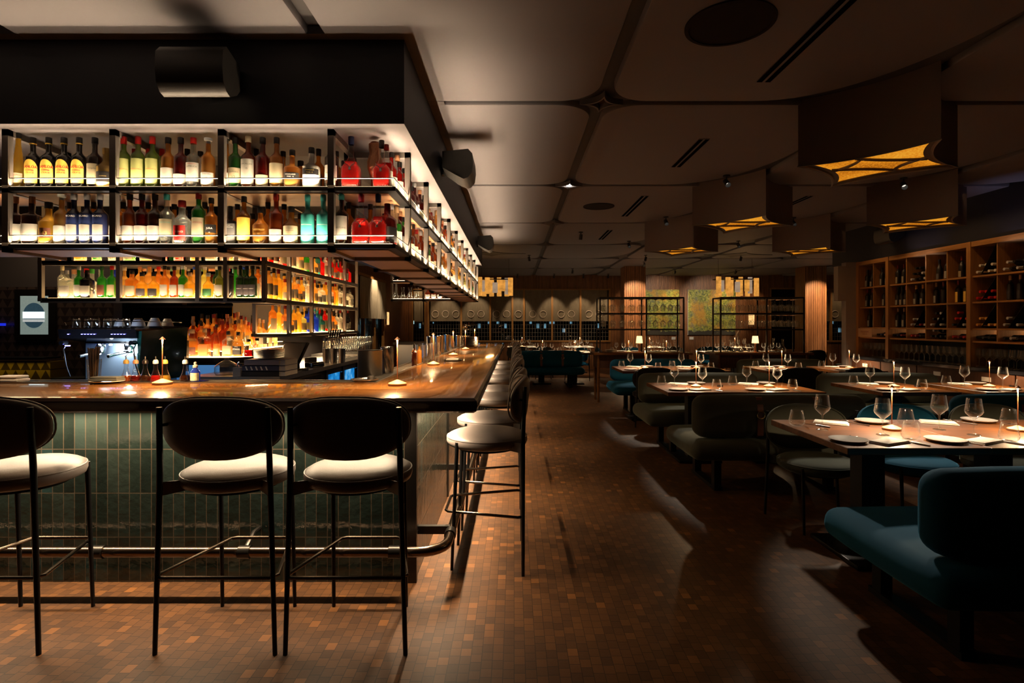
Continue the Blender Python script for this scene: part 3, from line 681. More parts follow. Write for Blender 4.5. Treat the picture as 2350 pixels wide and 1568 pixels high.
# stepped lit counter
LC = thing('lit_bottle_counter', 'glowing stepped counter with a curved front, crowded with bottles', 'counter', (0, 0, 0))
def lcpoly(o): return [(-3.12, 5.02+o), (-2.75, 5.0+o), (-2.56-.2*o, 5.03+o), (-2.44-o*.4, 5.14+o*.8), (-2.42-o, 5.30+o*.3), (-2.46-o, 5.8), (-2.55-o*.6, 6.5), (-2.75, 6.5), (-2.75, 5.5), (-3.12, 5.5)]
MB().prism(lcpoly(0), 1.075, 1.118).ob('counter_edge', M['dark_steel'], LC)
MB().prism(lcpoly(.01), 1.118, 1.122).ob('light_panel', M['ledw'], LC)
for k, (o, h) in enumerate(((.12, 1.17), (.24, 1.22))):
    mb = MB(); mb.prism(lcpoly(o), 1.122 if k == 0 else 1.17, h-.004, 0); mb.prism(lcpoly(o+.004), h-.004, h, 1); mb.ob('lit_step', [M['dark_steel'], M['ledw']], LC)
MB().prism(lcpoly(.06), 0, 1.075).ob('body', M['black'], LC)

# ------------------------------------------------------------------ bottles
COLS = {'amber': (.90, .44, .08), 'light amber': (.95, .62, .20), 'red-brown': (.55, .12, .025), 'red': (.70, .02, .015), 'dark red': (.25, .012, .010), 'yellow': (.95, .62, .10), 'pale yellow': (.85, .80, .25),
        'clear': (.85, .86, .82), 'green': (.07, .42, .06), 'dark green': (.02, .10, .03), 'black': (.010, .008, .008), 'brown': (.10, .03, .012), 'dark blue': (.02, .03, .10), 'teal': (.07, .46, .42), 'white': (.80, .76, .66), 'orange': (.97, .50, .12),
        'purple': (.16, .05, .40), 'blue': (.05, .12, .75), 'lime': (.45, .62, .12), 'gold': (.7, .45, .12)}
def cm(kind, c):
    key = kind+' '+c
    if key in M: return M[key]
    v = COLS[c]
    if kind == 'liq': M[key] = liquid('liquid_'+c.replace(' ', '_'), v, .22 if c == 'clear' else .5) if c not in ('black', 'white', 'teal', 'dark blue', 'gold') else pbr('bottle_'+c.replace(' ', '_'), v, .18, 0, .5)
    elif kind == 'cap': M[key] = pbr('cap_'+c.replace(' ', '_'), tuple(x*.8 for x in v), .4, .1)
    elif kind == 'lab': M[key] = pbr('label_'+c.replace(' ', '_'), tuple(x*(.36 if min(v) > .2 else .9) for x in v), .6)
    return M[key]
COLS.update({'cream': (.78, .66, .42), 'grey': (.25, .25, .25), 'silver': (.6, .6, .62), 'cork': (.5, .3, .15), 'dark': (.03, .025, .03), 'olive': (.38, .40, .14), 'copper': (.6, .28, .14), 'pink': (.75, .12, .2), 'copper-red': (.5, .12, .05)})
#        R     hb    hs    rn     H    capH  e
BK = {'std': (.038, .165, .205, .0135, .285, .035, 2), 'tall': (.036, .185, .225, .0135, .30, .045, 2), 'slim': (.030, .11, .25, .013, .31, .03, 2), 'square': (.043, .15, .185, .015, .245, .035, 7),
      'squat': (.047, .115, .16, .016, .225, .035, 2), 'wide': (.053, .13, .165, .017, .26, .04, 3), 'stag': (.052, .11, .185, .014, .29, .045, 4), 'wine': (.037, .19, .235, .014, .31, .06, 2), 'burg': (.041, .15, .235, .014, .30, .06, 2),
      'flask': (.05, .10, .15, .018, .20, .03, 2), 'box': (.04, .16, .18, .013, .27, .04, 7), 'can': (.036, .20, .205, .034, .225, .02, 2)}
def bprof(k):
    R, hb, hs, rn, H, cH, e = BK[k]; p = [(R*.88, 0), (R, .006), (R, hb)]
    for i in range(1, 6):
        a = i/6; sm = (1-math.cos(a*PI))/2 if k not in ('squat', 'flask', 'can', 'stag') else math.sin(a*PI/2)**1.3
        p.append((R+(rn-R)*(sm if k != 'slim' else a), hb+(hs-hb)*a))
    return p+[(rn, hs), (rn, H-cH*.5)]
BM = {}
def bmesh_part(kind, part, mats, **kw):
    key = (kind, part, tuple(m.name for m in mats), tuple(sorted(kw.items())))
    if key in BM: return BM[key]
    R, hb, hs, rn, H, cH, e = BK[kind]; mb = MB(); n = 20
    if part == 'glass': mb.lathe(bprof(kind), n, e=e, cap=False)
    elif part == 'liquid':
        fill = kw.get('fill', .9); top = hs*fill if fill < .95 else H-cH; pr = []
        for r, z in bprof(kind):
            if z <= top: pr.append((max(.002, r*.93), max(z, .004)))
        rr = pr[-1][0]; pr.append((rr if fill < .95 else rn*.93, top))
        pr.append((0, top)); pr = [(0, .004)]+pr; mb.lathe(pr, n, e=e, cap=False)
    elif part == 'body': mb.lathe([(0, 0)]+bprof(kind)+[(0, H-cH*.5)], 14, e=e, cap=False)
    elif part == 'cap': r = rn+.0025; mb.lathe([(r*.95, H-cH), (r, H-cH+.002), (r, H-.003), (r*.9, H), (0, H)], 14, cap=False)
    elif part == 'stopper': mb.lathe([(rn*.8, H-cH), (rn*.8, H-cH*.6), (rn*1.5, H-cH*.5), (rn*1.6, H-.004), (0, H)], 14, cap=False)
    elif part == 'label': mb.patch(R+.0008, kw['z0'], kw['z1'], kw.get('ang', 1.0), 10, 0, e)
    elif part == 'small':
        mb.lathe([(0, 0)]+bprof(kind), 10, m=0, e=e, cap=False); r = rn+.0025; mb.lathe([(r, H-cH), (r, H), (0, H)], 8, m=1, cap=False)
        if len(mats) > 2: mb.patch(R+.001, kw['z0'], kw['z1'], .95, 5, 2, e)
    BM[key] = mb.mesh(kind+'_'+part, mats, 50); return BM[key]
FT = {}; BOT = [None]
def textmesh(s, size, mat, R=None, align='CENTER', bold=0):
    key = (s, size, mat.name, R)
    if key in FT: return FT[key]
    c = bpy.data.curves.new('txt', 'FONT'); c.body = s; c.size = size; c.align_x = align; c.align_y = 'CENTER'; c.resolution_u = 2; c.offset = bold; c.space_line = .85
    o = bpy.data.objects.new('txt', c); COL.objects.link(o); dg = bpy.context.evaluated_depsgraph_get()
    me = bpy.data.meshes.new_from_object(o.evaluated_get(dg), depsgraph=dg); COL.objects.unlink(o); bpy.data.objects.remove(o); bpy.data.curves.remove(c)
    for v in me.vertices:
        x, z = v.co.x, v.co.y
        if R: v.co = (R*math.sin(x/R), -R*math.cos(x/R), z)
        else: v.co = (x, 0, z)
    me.materials.clear(); me.materials.append(mat); FT[key] = me; return me
INK = {'red': pbr('ink_red', (.5, .02, .015), .6), 'black': pbr('ink_black', (.02, .018, .018), .6), 'white': pbr('ink_white', (.85, .82, .75), .6), 'gold': pbr('ink_gold', (.8, .55, .15), .4, .3), 'maroon': pbr('ink_maroon', (.2, .02, .03), .6), 'teal': pbr('ink_teal', (.02, .3, .28), .6)}
def bottle(kind, liq, cap, lab, loc, rz=0, label='', group=None, lz=(.25, .75), ang=1.0, txt=(), fill=.97, sc_=1.0, cap_part='cap', glass=True, name='liquor_bottle'):
    R, hb, hs, rn, H, cH, e = BK[kind]
    t = thing(name, label, 'bottle', loc, rz, group); BOT[0] = t
    if sc_ != 1: t.scale = sc_ if isinstance(sc_, tuple) else (sc_,)*3
    opaque = liq in ('black', 'white', 'teal', 'dark blue', 'gold')
    if opaque: ob('body', bmesh_part(kind, 'body', [cm('liq', liq)]), t)
    else:
        ob('glass', bmesh_part(kind, 'glass', [M['bglass']]), t)
        ob('liquid', bmesh_part(kind, 'liquid', [cm('liq', liq)], fill=fill), t)
    ob('cap' if cap_part == 'cap' else 'stopper', bmesh_part(kind, cap_part, [cm('cap', cap)]), t)
    if lab:
        l = ob('label', bmesh_part(kind, 'label', [cm('lab', lab)], z0=hb*lz[0], z1=hb*lz[1], ang=ang), t)
        for s, sz, ink, zz in txt:
            ob('lettering', textmesh(s, sz, INK[ink], R+.0018 if e == 2 else None), l, (0, 0 if e == 2 else -R*1.0-.002, zz))
    else:
        for s, sz, ink, zz in txt: ob('lettering', textmesh(s, sz, INK[ink], R+.0018 if e == 2 else None), t, (0, 0 if e == 2 else -R*1.0-.002, zz))
    return t
STUFF = []
def small_bottle(kind, liq, cap, lab, loc, rz, label, group, lz=(.2, .75), sc_=1.0, name='liquor_bottle', opaque=False, stuff=False):
    hb = BK[kind][1]; mats = [cm('cap' if opaque else 'liq', liq), cm('cap', cap)]+([cm('lab', lab)] if lab else [])
    me = bmesh_part(kind, 'small', mats, z0=hb*lz[0], z1=hb*lz[1]) if lab else bmesh_part(kind, 'small', mats)
    if stuff: STUFF.append((me, Matrix.Translation(loc) @ Matrix.Rotation(rz, 4, 'Z') @ Matrix.Scale(sc_, 4))); return None
    o = ob(name, me, None, loc, (0, 0, rz), sc_)
    return tag(o, label, 'bottle', group)
U, L = 2.179, 1.864; FB = 3.125
def px_(x, d=FB): return (x-VX)*d/FP
GU = 'bottles on the upper hanging shelf at the front'; GL = 'bottles on the lower hanging shelf at the front'
F = [ # px, kind, liquid, cap, label, words, tier, opts
 (42, 'slim', 'yellow', 'black', 'cream', 'slender yellow liqueur bottle with cream label, leftmost on the upper hanging shelf', U, dict(txt=(('GALLIANO', .011, 'red', .07),))),
 (218, 'std', 'brown', 'black', 'cream', 'dark brown bottle with cream label and badge beside the four yellow-labelled ones', U, dict(txt=(('Frangelico', .012, 'black', .105),), lz=(.1, .8))),
 (244, 'squat', 'gold', 'gold', 'black', 'ornate gold bottle with black label half hidden behind the second shelf post', U, dict(txt=(('ST-GERMAIN', .006, 'gold', .06),))),
 (284, 'tall', 'lime', 'red', 'olive', None, U, {}), (317, 'tall', 'lime', 'red', 'olive', None, U, {}), (350, 'tall', 'lime', 'red', 'olive', None, U, {}),
 (386, 'std', 'amber', 'black', 'white', 'amber bottle with black cap right of the three yellow-green bottles', U, dict(lz=(.12, .66))),
 (415, 'std', 'dark red', 'black', 'white', 'dark red bottle with black cap and low oval white label, upper shelf', U, dict(lz=(.1, .45), fill=.99)),
 (444, 'std', 'clear', 'red', 'white', 'clear bottle with red cap and white label, upper shelf', U, dict(txt=(('SAMBUCA', .013, 'black', .115), ('RAMAZZOTTI', .007, 'red', .13)), lz=(.2, .84))),
 (478, 'std', 'orange', 'silver', 'white', 'orange-amber whisky bottle with clear stopper just left of the third post', U, dict(txt=(('FETTERCAIRN', .008, 'black', .072), ('18', .012, 'black', .05)), lz=(.08, .5), cap_part='stopper')),
 (519, 'std', 'amber', 'silver', 'white', 'amber bottle with white label half hidden right of the third post', U, dict(lz=(.08, .5), cap_part='stopper')),
 (540, 'std', 'green', 'black', 'cream', 'green glass whisky bottle with cream label, upper shelf', U, dict(txt=(('Glenfiddich', .012, 'black', .085), ('12', .022, 'black', .055)), lz=(.15, .66))),
 (570, 'std', 'red-brown', 'cream', 'white', 'red-brown whisky bottle with tall white label and pale cap', U, dict(txt=(('MACALLAN', .011, 'black', .125), ('15', .014, 'black', .1)), lz=(.1, .93), sc_=1.03)),
 (603, 'std', 'dark red', 'black', 'cream', 'dark red bottle with low cream label between two taller whisky bottles', U, dict(lz=(.05, .42))),
 (635, 'std', 'amber', 'black', 'cream', 'amber whisky bottle with tall cream label, upper shelf', U, dict(lz=(.15, .82), ang=1.2)),
 (671, 'wide', 'orange', 'black', 'black', 'broad orange-brown bottle with black label reading Highland', U, dict(txt=(('HIGHLAND', .013, 'white', .083), ('PARK  18', .011, 'white', .068)), lz=(.42, .75), sc_=.83)),
 (715, 'wide', 'white', 'black', 'black', 'white patterned ceramic bottle with black label', U, dict(txt=(('HIGHLAND', .011, 'gold', .105), ('PARK 15', .011, 'gold', .09)), lz=(.6, .88), sc_=.88)),
 (761, 'std', 'brown', 'teal', 'white', 'brown bottle with white hexagonal label behind the fourth post, upper shelf', U, dict(txt=(('WESTLAND', .011, 'black', .08),))),
 (806, 'stag', 'red', 'dark blue', None, 'round-shouldered red bottle with blue cap and silver stag, upper corner', U, dict(fill=.78)),
 (876, 'stag', 'red', 'black', None, 'round-shouldered red bottle with black cap beside the copper pineapple', U, dict(fill=.75, sc_=.93)),
 (36, 'box', 'brown', 'copper', 'white', None, L, {}), (74, 'box', 'brown', 'copper', 'white', None, L, {}),
 (112, 'squat', 'yellow', 'black', 'brown', 'squat golden bottle with round brown emblem reading 43', L, dict(txt=(('43', .026, 'gold', .055),), lz=(.28, .72), ang=.55, sc_=1.06)),
 (142, 'std', 'light amber', 'clear', 'white', 'golden bottle with clear stopper and white label left of the navy bottles', L, dict(lz=(.05, .62), cap_part='stopper', fill=.99)),
 (269, 'std', 'amber', 'black', 'white', None, L, {}), (298, 'std', 'red-brown', 'black', 'white', None, L, {}), (326, 'std', 'dark red', 'black', 'white', None, L, {}), (356, 'std', 'brown', 'black', 'white', None, L, {}),
 (383, 'std', 'clear', 'teal', 'cream', 'clear bottle with green cap and pale teal banded label, lower shelf', L, dict(txt=(('THE PASTORE', .009, 'teal', .12),), lz=(.3, .85))),
 (418, 'squat', 'clear', 'dark red', 'red', 'round clear bottle with dark red cap and red emblem reading Soho', L, dict(txt=(('SOHO', .014, 'white', .06),), lz=(.15, .8), ang=.6, sc_=1.1)),
 (456, 'tall', 'green', 'dark red', 'cream', 'green whiskey bottle with dark red cap and cream label', L, dict(txt=(('JAMESON', .013, 'maroon', .12),), lz=(.22, .8))),
 (485, 'std', 'amber', 'black', 'black', 'amber bottle with black label reading Jura left of the third post', L, dict(txt=(('JURA', .016, 'white', .095), ('12', .01, 'white', .07)), lz=(.42, .72), sc_=.92)),
 (529, 'box', 'black', 'black', 'grey', 'black and grey bottle right of the third post, lower shelf', L, dict(txt=(('PORT', .009, 'white', .13), ('CHARLOTTE', .009, 'white', .118)), lz=(.02, .9), ang=1.3, sc_=.8)),
 (560, 'std', 'amber', 'black', 'yellow', 'amber bottle with tall yellow label, lower shelf', L, dict(lz=(.14, .95), ang=1.2, sc_=.95)),
 (598, 'squat', 'amber', 'black', None, 'squat amber bottle with gold lettering reading Aberfeldy', L, dict(txt=(('ABERFELDY', .014, 'gold', .085), ('12', .014, 'gold', .06)), sc_=.93)),
 (634, 'std', 'red-brown', 'dark red', 'white', 'red-brown bottle with dark red cap and low white label, lower shelf', L, dict(lz=(.05, .5))),
 (669, 'squat', 'amber', 'black', 'cream', 'squat amber bottle with cream label reading Monkey Shoulder', L, dict(txt=(('MONKEY', .01, 'black', .09), ('SHOULDER', .009, 'black', .078)), lz=(.1, .92), sc_=.95)),
 (706, 'std', 'teal', 'teal', None, 'left of the two turquoise bottles on the lower shelf', L, dict(txt=(('BRUICHLADDICH', .008, 'white', .11),), sc_=.98)),
 (742, 'std', 'teal', 'teal', None, 'right of the two turquoise bottles, beside the fourth post', L, dict(txt=(('BRUICHLADDICH', .008, 'white', .11),), sc_=.98)),
 (784, 'std', 'brown', 'teal', 'white', 'brown bottle with teal cap and white diamond label, lower corner shelf', L, dict(txt=(('WESTLAND', .013, 'black', .09),), lz=(.15, .95))),
 (829, 'stag', 'red', 'pink', None, 'round-shouldered red bottle with pink-red cap, lower corner shelf', L, dict(fill=.8, sc_=.98)),
 (868, 'stag', 'red', 'dark blue', None, 'round-shouldered red bottle with blue cap, lower corner shelf', L, dict(fill=.85, sc_=.98)),
]
for (p, k, lq, cp, lb, words, z, opt) in F:
    o_ = dict(opt); grp = GU if z == U else GL; dz = 0
    if k == 'tall' and lq == 'lime':
        words = 'yellow-green bottle with red cap and olive label, %s of three alike' % {284: 'leftmost', 317: 'middle', 350: 'rightmost'}[p]; o_ = dict(txt=(('MARASCHINO', .0095, 'red', .105),), lz=(.12, .9), sc_=.97)
    stag_ = k == 'stag'
    if k == 'box' and lq == 'brown' and p < 90: words = 'square brown bottle with copper cap, %s of two on the lower shelf' % ('left' if p < 50 else 'right'); o_ = dict(lz=(.1, .7), ang=.8)
    if p in (269, 298, 326, 356): words = '%s bottle with square white label, %s of four alike on the lower shelf' % (lq, NUM[(269, 298, 326, 356).index(p)]); o_ = dict(lz=(.12, .62), fill=.97, ang=1.1)
    bottle(k, lq, cp, lb, (px_(p), FB, z), (-px_(p)/FB)*.35, words, grp, **o_)
    if stag_:
        mb = MB(); mb.lathe([(0, 0), (.009, .004), (.006, .018), (0, .022)], 10, (0, -.050, .088)); [mb.tube([(0, -.050, .106), (s*.012, -.052, .120), (s*.024, -.050, .126), (s*.030, -.048, .140)], .002, 6) or mb.tube([(s*.012, -.052, .120), (s*.012, -.052, .136)], .0016, 6) for s in (-1, 1)]; mb.ob('stag_emblem', M['chrome'], BOT[0])
for i, p in enumerate((76, 112, 147, 182)):       # four black bottles with yellow arched labels
    t = thing('liquor_bottle', 'black coffee liqueur bottle with arched yellow label, %s of four in a row' % NUM[i], 'bottle', (px_(p), FB, U), .22, 'black bottles with yellow labels')
    ob('body', bmesh_part('std', 'body', [cm('liq', 'black')]), t); ob('cap', bmesh_part('std', 'cap', [cm('cap', 'black')]), t)
    MB().lathe([(.0165, .245), (.0165, .252)], 16, cap=False).ob('neck_band', cm('lab', 'yellow'), t)
    if i == 0:
        mb = MB(); R = .0388; vs = []; n = 14
        for a in range(n+1):
            u = -1+2*a/n; h = .10+.055*math.sqrt(max(0, 1-(u*.95)**2)) ; an = u*.95-PI/2
            vs += [(R*math.cos(an), R*math.sin(an), .024), (R*math.cos(an), R*math.sin(an), h)]
        mb.add(vs, [(2*a, 2*a+2, 2*a+3, 2*a+1) for a in range(n)]); KL = mb.mesh('label', cm('lab', 'yellow'))
    l = ob('label', KL, t)
    ob('lettering', textmesh('KAHL\u00daA', .0185, INK['red'], .0398, bold=.0006), l, (0, 0, .112)); ob('lettering', textmesh('COFFEE', .013, INK['maroon'], .0398, bold=.0004), l, (0, 0, .093)); ob('lettering', textmesh('LIQUOR', .013, INK['maroon'], .0398, bold=.0004), l, (0, 0, .079))
for i, p in enumerate((170, 200, 230)):
    bottle('std', 'dark blue', 'silver', 'white', (px_(p), FB, L), .15, 'navy aniseed bottle with grey cap and silver cup label, %s of three' % ('left', 'middle', 'right')[i], 'navy bottles on the lower hanging shelf', lz=(.12, .66), ang=.75, txt=(('RICARD', .014, 'white', .155),))
# copper pineapple on the upper corner shelf, water glasses lying round it
t = thing('copper_pineapple', 'tall hammered copper pineapple ornament on the upper corner shelf', 'ornament', (px_(853), 3.2, U))
MB().lathe([(0, 0), (.025, .0), (.022, .06), (.030, .09), (.042, .13), (.044, .17), (.036, .20), (.030, .215), (.034, .24), (.036, .27), (.020, .285), (0, .287)], 24).ob('body', M['copper'], t)
# second row behind on both tiers
BR = [('amber', 'black', 'cream'), ('red-brown', 'black', None), ('orange', 'copper', 'cream'), ('amber', 'dark red', 'white'), ('dark red', 'black', None), ('light amber', 'cork', 'cream')]
k = 0
for z, xs, nm in ((U, (309, 341, 372, 430, 460, 555, 588, 650, 690, 731, 772, 790), 'upper'), (L, (160, 215, 283, 340, 400, 437, 470, 545, 580, 615, 652, 690, 800, 850, 884), 'lower')):
    for i, p in enumerate(xs):
        lq, cp, lb = BR[(k*5+i) % 6]; k += 1
        if p in (309, 341, 372): lq, cp, lb = 'lime', 'red', None
        if p == 731: cp = 'black'
        small_bottle(('std', 'tall', 'squat')[(i+k) % 3] if p > 380 else 'tall', lq, cp, lb, (px_(p, 3.33), 3.33, z), 0,
                     '%s bottle, %s cap, back row, %s from left, %s front hanging shelf' % (lq, cp, NUM[i], nm), 'back row bottles on the front hanging shelf', sc_=.95)
# bottles along the aisle-side shelf
SIDE = ['red', 'dark red', 'red-brown', 'red-brown', 'amber', 'light amber', 'yellow', 'pale yellow', 'light amber']
for z, nm in ((U, 'upper'), (L, 'lower')):
    i = 0; y = 3.16
    while y < 9.98:
        bay = min(8, int(max(0, (y-3.0))/.73)); near = y < 5.6
        if min(abs(y-s) for s in SY) < .035: y += .05
        j = RN.random(); base = SIDE[min(8, bay+(1 if z == L else 0))] if j < .72 else RN.choice(['amber', 'orange', 'red-brown', 'clear', 'green', 'brown'])
        kd = RN.choice(['std', 'tall', 'squat', 'square', 'std']); cp = RN.choice(['black', 'black', 'cork', 'dark red', 'copper', 'silver']); lb = RN.choice(['white', 'cream', 'white', 'white', 'black'])
        label = '%s bottle, %s cap, %s from corner, %s aisle-side hanging shelf' % (base, cp, NUM[i], nm)
        loc = (-.722+RN.uniform(-.008, .004), y, z)
        if near:
            txt = (('JR. 9', .02, 'black', .085),) if i in (2,) else ((('LOT 40', .018, 'black', .08),) if (i == 6 and nm == 'upper') else ())
            bottle(kd, base, cp, 'white' if txt else lb, loc, 1.15, label, 'bottles on the aisle-side hanging shelf', lz=(.12, .7), txt=txt, fill=RN.choice([.97, .97, .8]), sc_=RN.uniform(.88, 1.0))
        else: small_bottle(kd, base, cp, lb, loc, 1.15, label, 'bottles on the aisle-side hanging shelf', sc_=RN.uniform(.88, 1.0), stuff=y > 7.9)
        i += 1; y += RN.uniform(.105, .14) if near else RN.uniform(.12, .17)
# far end shelf: carafes, round bottles, jars
CAR = MB().lathe([(.0, 0), (.05, 0), (.052, .01), (.045, .06), (.02, .12), (.018, .15), (.035, .20)], 16, cap=False).mesh('carafe', M['glass'])
for i in range(4): tag(ob('glass_carafe', CAR, None, (-2.08+i*.125, 9.80, L)), 'clear flared glass carafe on the far end shelf, %s from the left' % NUM[i], 'carafe', 'carafes on the far end hanging shelf')
for i in range(6):
    small_bottle(('flask', 'flask', 'flask', 'std', 'can', 'can')[i], ('red-brown', 'red-brown', 'red-brown', 'brown', 'white', 'dark red')[i], 'black', ('white', 'white', 'white', None, None, None)[i], (-1.52+i*.105 if i < 3 else -1.5+i*.105, 9.82, L), 0,
                 'round or small vessel %s from the carafes on the far end shelf' % NUM[i], 'bottles on the far end hanging shelf')
for i in range(7):
    small_bottle('std', ('dark red', 'brown', 'dark red', 'red-brown', 'dark red', 'brown', 'amber')[i], 'black', None, (-2.05+i*.14, 9.82, U), 0, '', '', stuff=True)

# ---- back bar
GB = 'bottles on the back bar shelving'
def bb(kd, lq, cp, lb, x, y, z, rz, label, s=1, full=False, lz=(.15, .7), **kw):
    if full: bottle(kd, lq, cp, lb, (x, y, z), rz, label, GB, sc_=s, lz=lz, **kw)
    else: small_bottle(kd, lq, cp, lb, (x, y, z), rz, label, GB, sc_=s, lz=lz)
ROW = [(143, 'tall', 'clear', 'cream', None, 4.95), (153, 'square', 'clear', 'silver', 'white', 4.86), (170, 'wide', 'clear', 'copper', 'white', 5.02), (181, 'std', 'green', 'clear', 'clear', 4.86), (200, 'square', 'black', 'black', 'white', 4.86), (199, 'wide', 'clear', 'red', None, 5.05),
       (211, 'wide', 'clear', 'green', 'white', 5.0), (234, 'std', 'green', 'dark green', 'brown', 4.86), (232, 'wide', 'clear', 'silver', None, 5.05), (257, 'std', 'green', 'red', 'cream', 4.88), (264, 'tall', 'blue', 'silver', 'white', 5.04),
       (286, 'std', 'light amber', 'cream', 'cream', 4.9), (303, 'square', 'amber', 'black', 'cream', 4.87), (321, 'tall', 'light amber', 'copper', 'cream', 5.04), (326, 'squat', 'yellow', 'black', 'dark', 4.87), (343, 'tall', 'light amber', 'copper', 'cream', 5.04), (353, 'squat', 'yellow', 'black', 'black', 4.87), (364, 'tall', 'amber', 'red', 'cream', 5.04),
       (378, 'std', 'amber', 'black', 'white', 4.87), (400, 'std', 'red-brown', 'black', 'white', 4.87), (386, 'tall', 'light amber', 'black', None, 5.05), (408, 'tall', 'pale yellow', 'silver', None, 5.05), (420, 'std', 'green', 'clear', 'white', 4.87), (436, 'squat', 'yellow', 'cork', 'cream', 4.87), (424, 'tall', 'light amber', 'silver', 'white', 5.06), (447, 'tall', 'light amber', 'blue', None, 5.05),
       (470, 'tall', 'pale yellow', 'silver', None, 5.05), (478, 'squat', 'yellow', 'silver', 'dark green', 4.87), (498, 'tall', 'dark green', 'white', 'white', 5.05), (504, 'std', 'olive', 'black', 'white', 4.87), (527, 'can', 'black', 'black', None, 4.88), (540, 'tall', 'green', 'dark', None, 5.05),
       (552, 'std', 'dark green', 'black', 'dark', 4.87), (567, 'std', 'dark green', 'black', 'dark', 4.87), (580, 'std', 'dark green', 'black', 'dark', 4.87), (560, 'tall', 'dark green', 'blue', None, 5.06), (577, 'tall', 'dark green', 'dark red', None, 5.06), (592, 'tall', 'amber', 'black', 'white', 5.05)]
COLS['olive'] = (.28, .30, .05)
for i, (p, kd, lq, cp, lb, y) in enumerate(ROW):
    tx = ((('REDBREAST', .009, 'white', .08),) if kd == 'std' and lq == 'dark green' else ()) if y < 5 else ()
    bb(kd, lq, cp, lb, (p-VX)*y/FP, y, 1.648, 0, '%s bottle, %s cap, %s along the left back bar shelf, %s row' % (lq, cp, NUM[i], 'front' if y < 5 else 'rear'), RN.uniform(.96, 1.0), full=y < 5, txt=tx) if y < 5 else bb(kd, lq, cp, lb, (p-VX)*y/FP, y, 1.648, 0, '%s bottle, %s cap, %s along the left back bar shelf, rear row' % (lq, cp, NUM[i]), RN.uniform(1.0, 1.08))
for i in range(13):
    small_bottle(RN.choice(['std', 'tall', 'squat']), RN.choice(['orange', 'amber', 'red', 'clear', 'green']), 'black', RN.choice(['cream', 'white', None]), (-3.98+i*.145, 4.93, 1.969), 0, 'bottle glimpsed under the hanging shelf, %s from the left, upper back bar shelf' % NUM[i], GB, stuff=True)
WING = [(1.969, 'top', ['red', 'red-brown', 'red', 'clear', 'green', 'light amber', 'teal', 'clear', 'red', 'red', 'dark red', 'red']),
        (1.648, 'middle', ['light amber', 'yellow', 'light amber', 'amber', 'yellow', 'light amber', 'clear', 'yellow', 'amber', 'clear', 'clear', 'clear']),
        (1.332, 'lowest', ['amber', 'light amber', 'orange', 'yellow', 'pale yellow', 'blue', 'teal', 'red', 'amber', 'clear', 'black', 'black'])]
for z, nm, pal in WING:
    y = 5.42 if z < 1.5 else 4.95; i = 0
    while y < 7.56:
        if min(abs(y-s) for s in WY) < .045: y += .05
        c = pal[min(11, int((y-4.9)/2.7*12))]; c = c if RN.random() < .78 else RN.choice(pal)
        kd = RN.choice(['std', 'tall', 'squat', 'square', 'std']); cp = RN.choice(['black', 'silver', 'cork', 'dark red', 'black']); lb = RN.choice(['white', 'cream', 'cream', None])
        small_bottle(kd, c, cp, lb, (WX-.075, y, z), .9, '%s bottle, %s cap, %s from near end, %s shelf, back bar wing' % (c, cp, NUM[i], nm), GB, sc_=RN.uniform(.88, 1.0))
        i += 1; y += RN.uniform(.095, .125)
    y = 5.45 if z < 1.5 else 5.0; i = 0
    while y < 7.5:
        c = RN.choice(pal); small_bottle(RN.choice(['tall', 'std']), c, RN.choice(['black', 'cork', 'silver']), RN.choice([None, 'cream']), (WX-.21, y, z), .9, '%s bottle behind the front row, %s from the near end, %s shelf, back bar wing' % (c, NUM[i], nm), GB, sc_=1.04, stuff=True)
        i += 1; y += RN.uniform(.14, .19)
# lit counter: front row with parts, risers behind
GC = 'bottles on the glowing stepped counter'
FR_ = [(414, 'square', 'light amber', 'silver', 'cream', 1.12, '', 1.12), (440, 'flask', 'amber', 'cork', 'brown', 1.16, '', 1.25), (470, 'square', 'light amber', 'cork', 'red-brown', 1.12, '', 1.05), (497, 'slim', 'light amber', 'dark', 'cream', 1.13, '', .95), (524, 'square', 'light amber', 'dark', 'cream', 1.12, '', .95),
       (547, 'square', 'light amber', 'black', 'black', 1.12, 'STAGG', .92), (571, 'flask', 'red', 'dark', None, 1.12, '', .8), (590, 'flask', 'dark red', 'dark', 'black', 1.12, '', .85)]
for i, (p, kd, lq, cp, lb, z, tx, s) in enumerate(FR_):
    d = 5.09
    bottle(kd, lq, cp, lb, ((p-VX)*d/FP, d, 1.123), 0, 'large %s bottle, %s from the left in the front row of the glowing counter' % (lq, NUM[i]), GC, lz=(.15, .7), fill=RN.choice([.5, .6, .75]), txt=((tx, .022, 'white', .075), ('STILL', .014, 'white', .1)) if tx else (), sc_=s)
bottle('std', 'orange', 'cork', 'cream', (-2.99, 5.19, 1.175), 0, 'orange bottle with a slanting strip label reading Lot 40 on the glowing counter', GC, lz=(.3, .6), txt=(('LOT 40', .022, 'black', .08),))
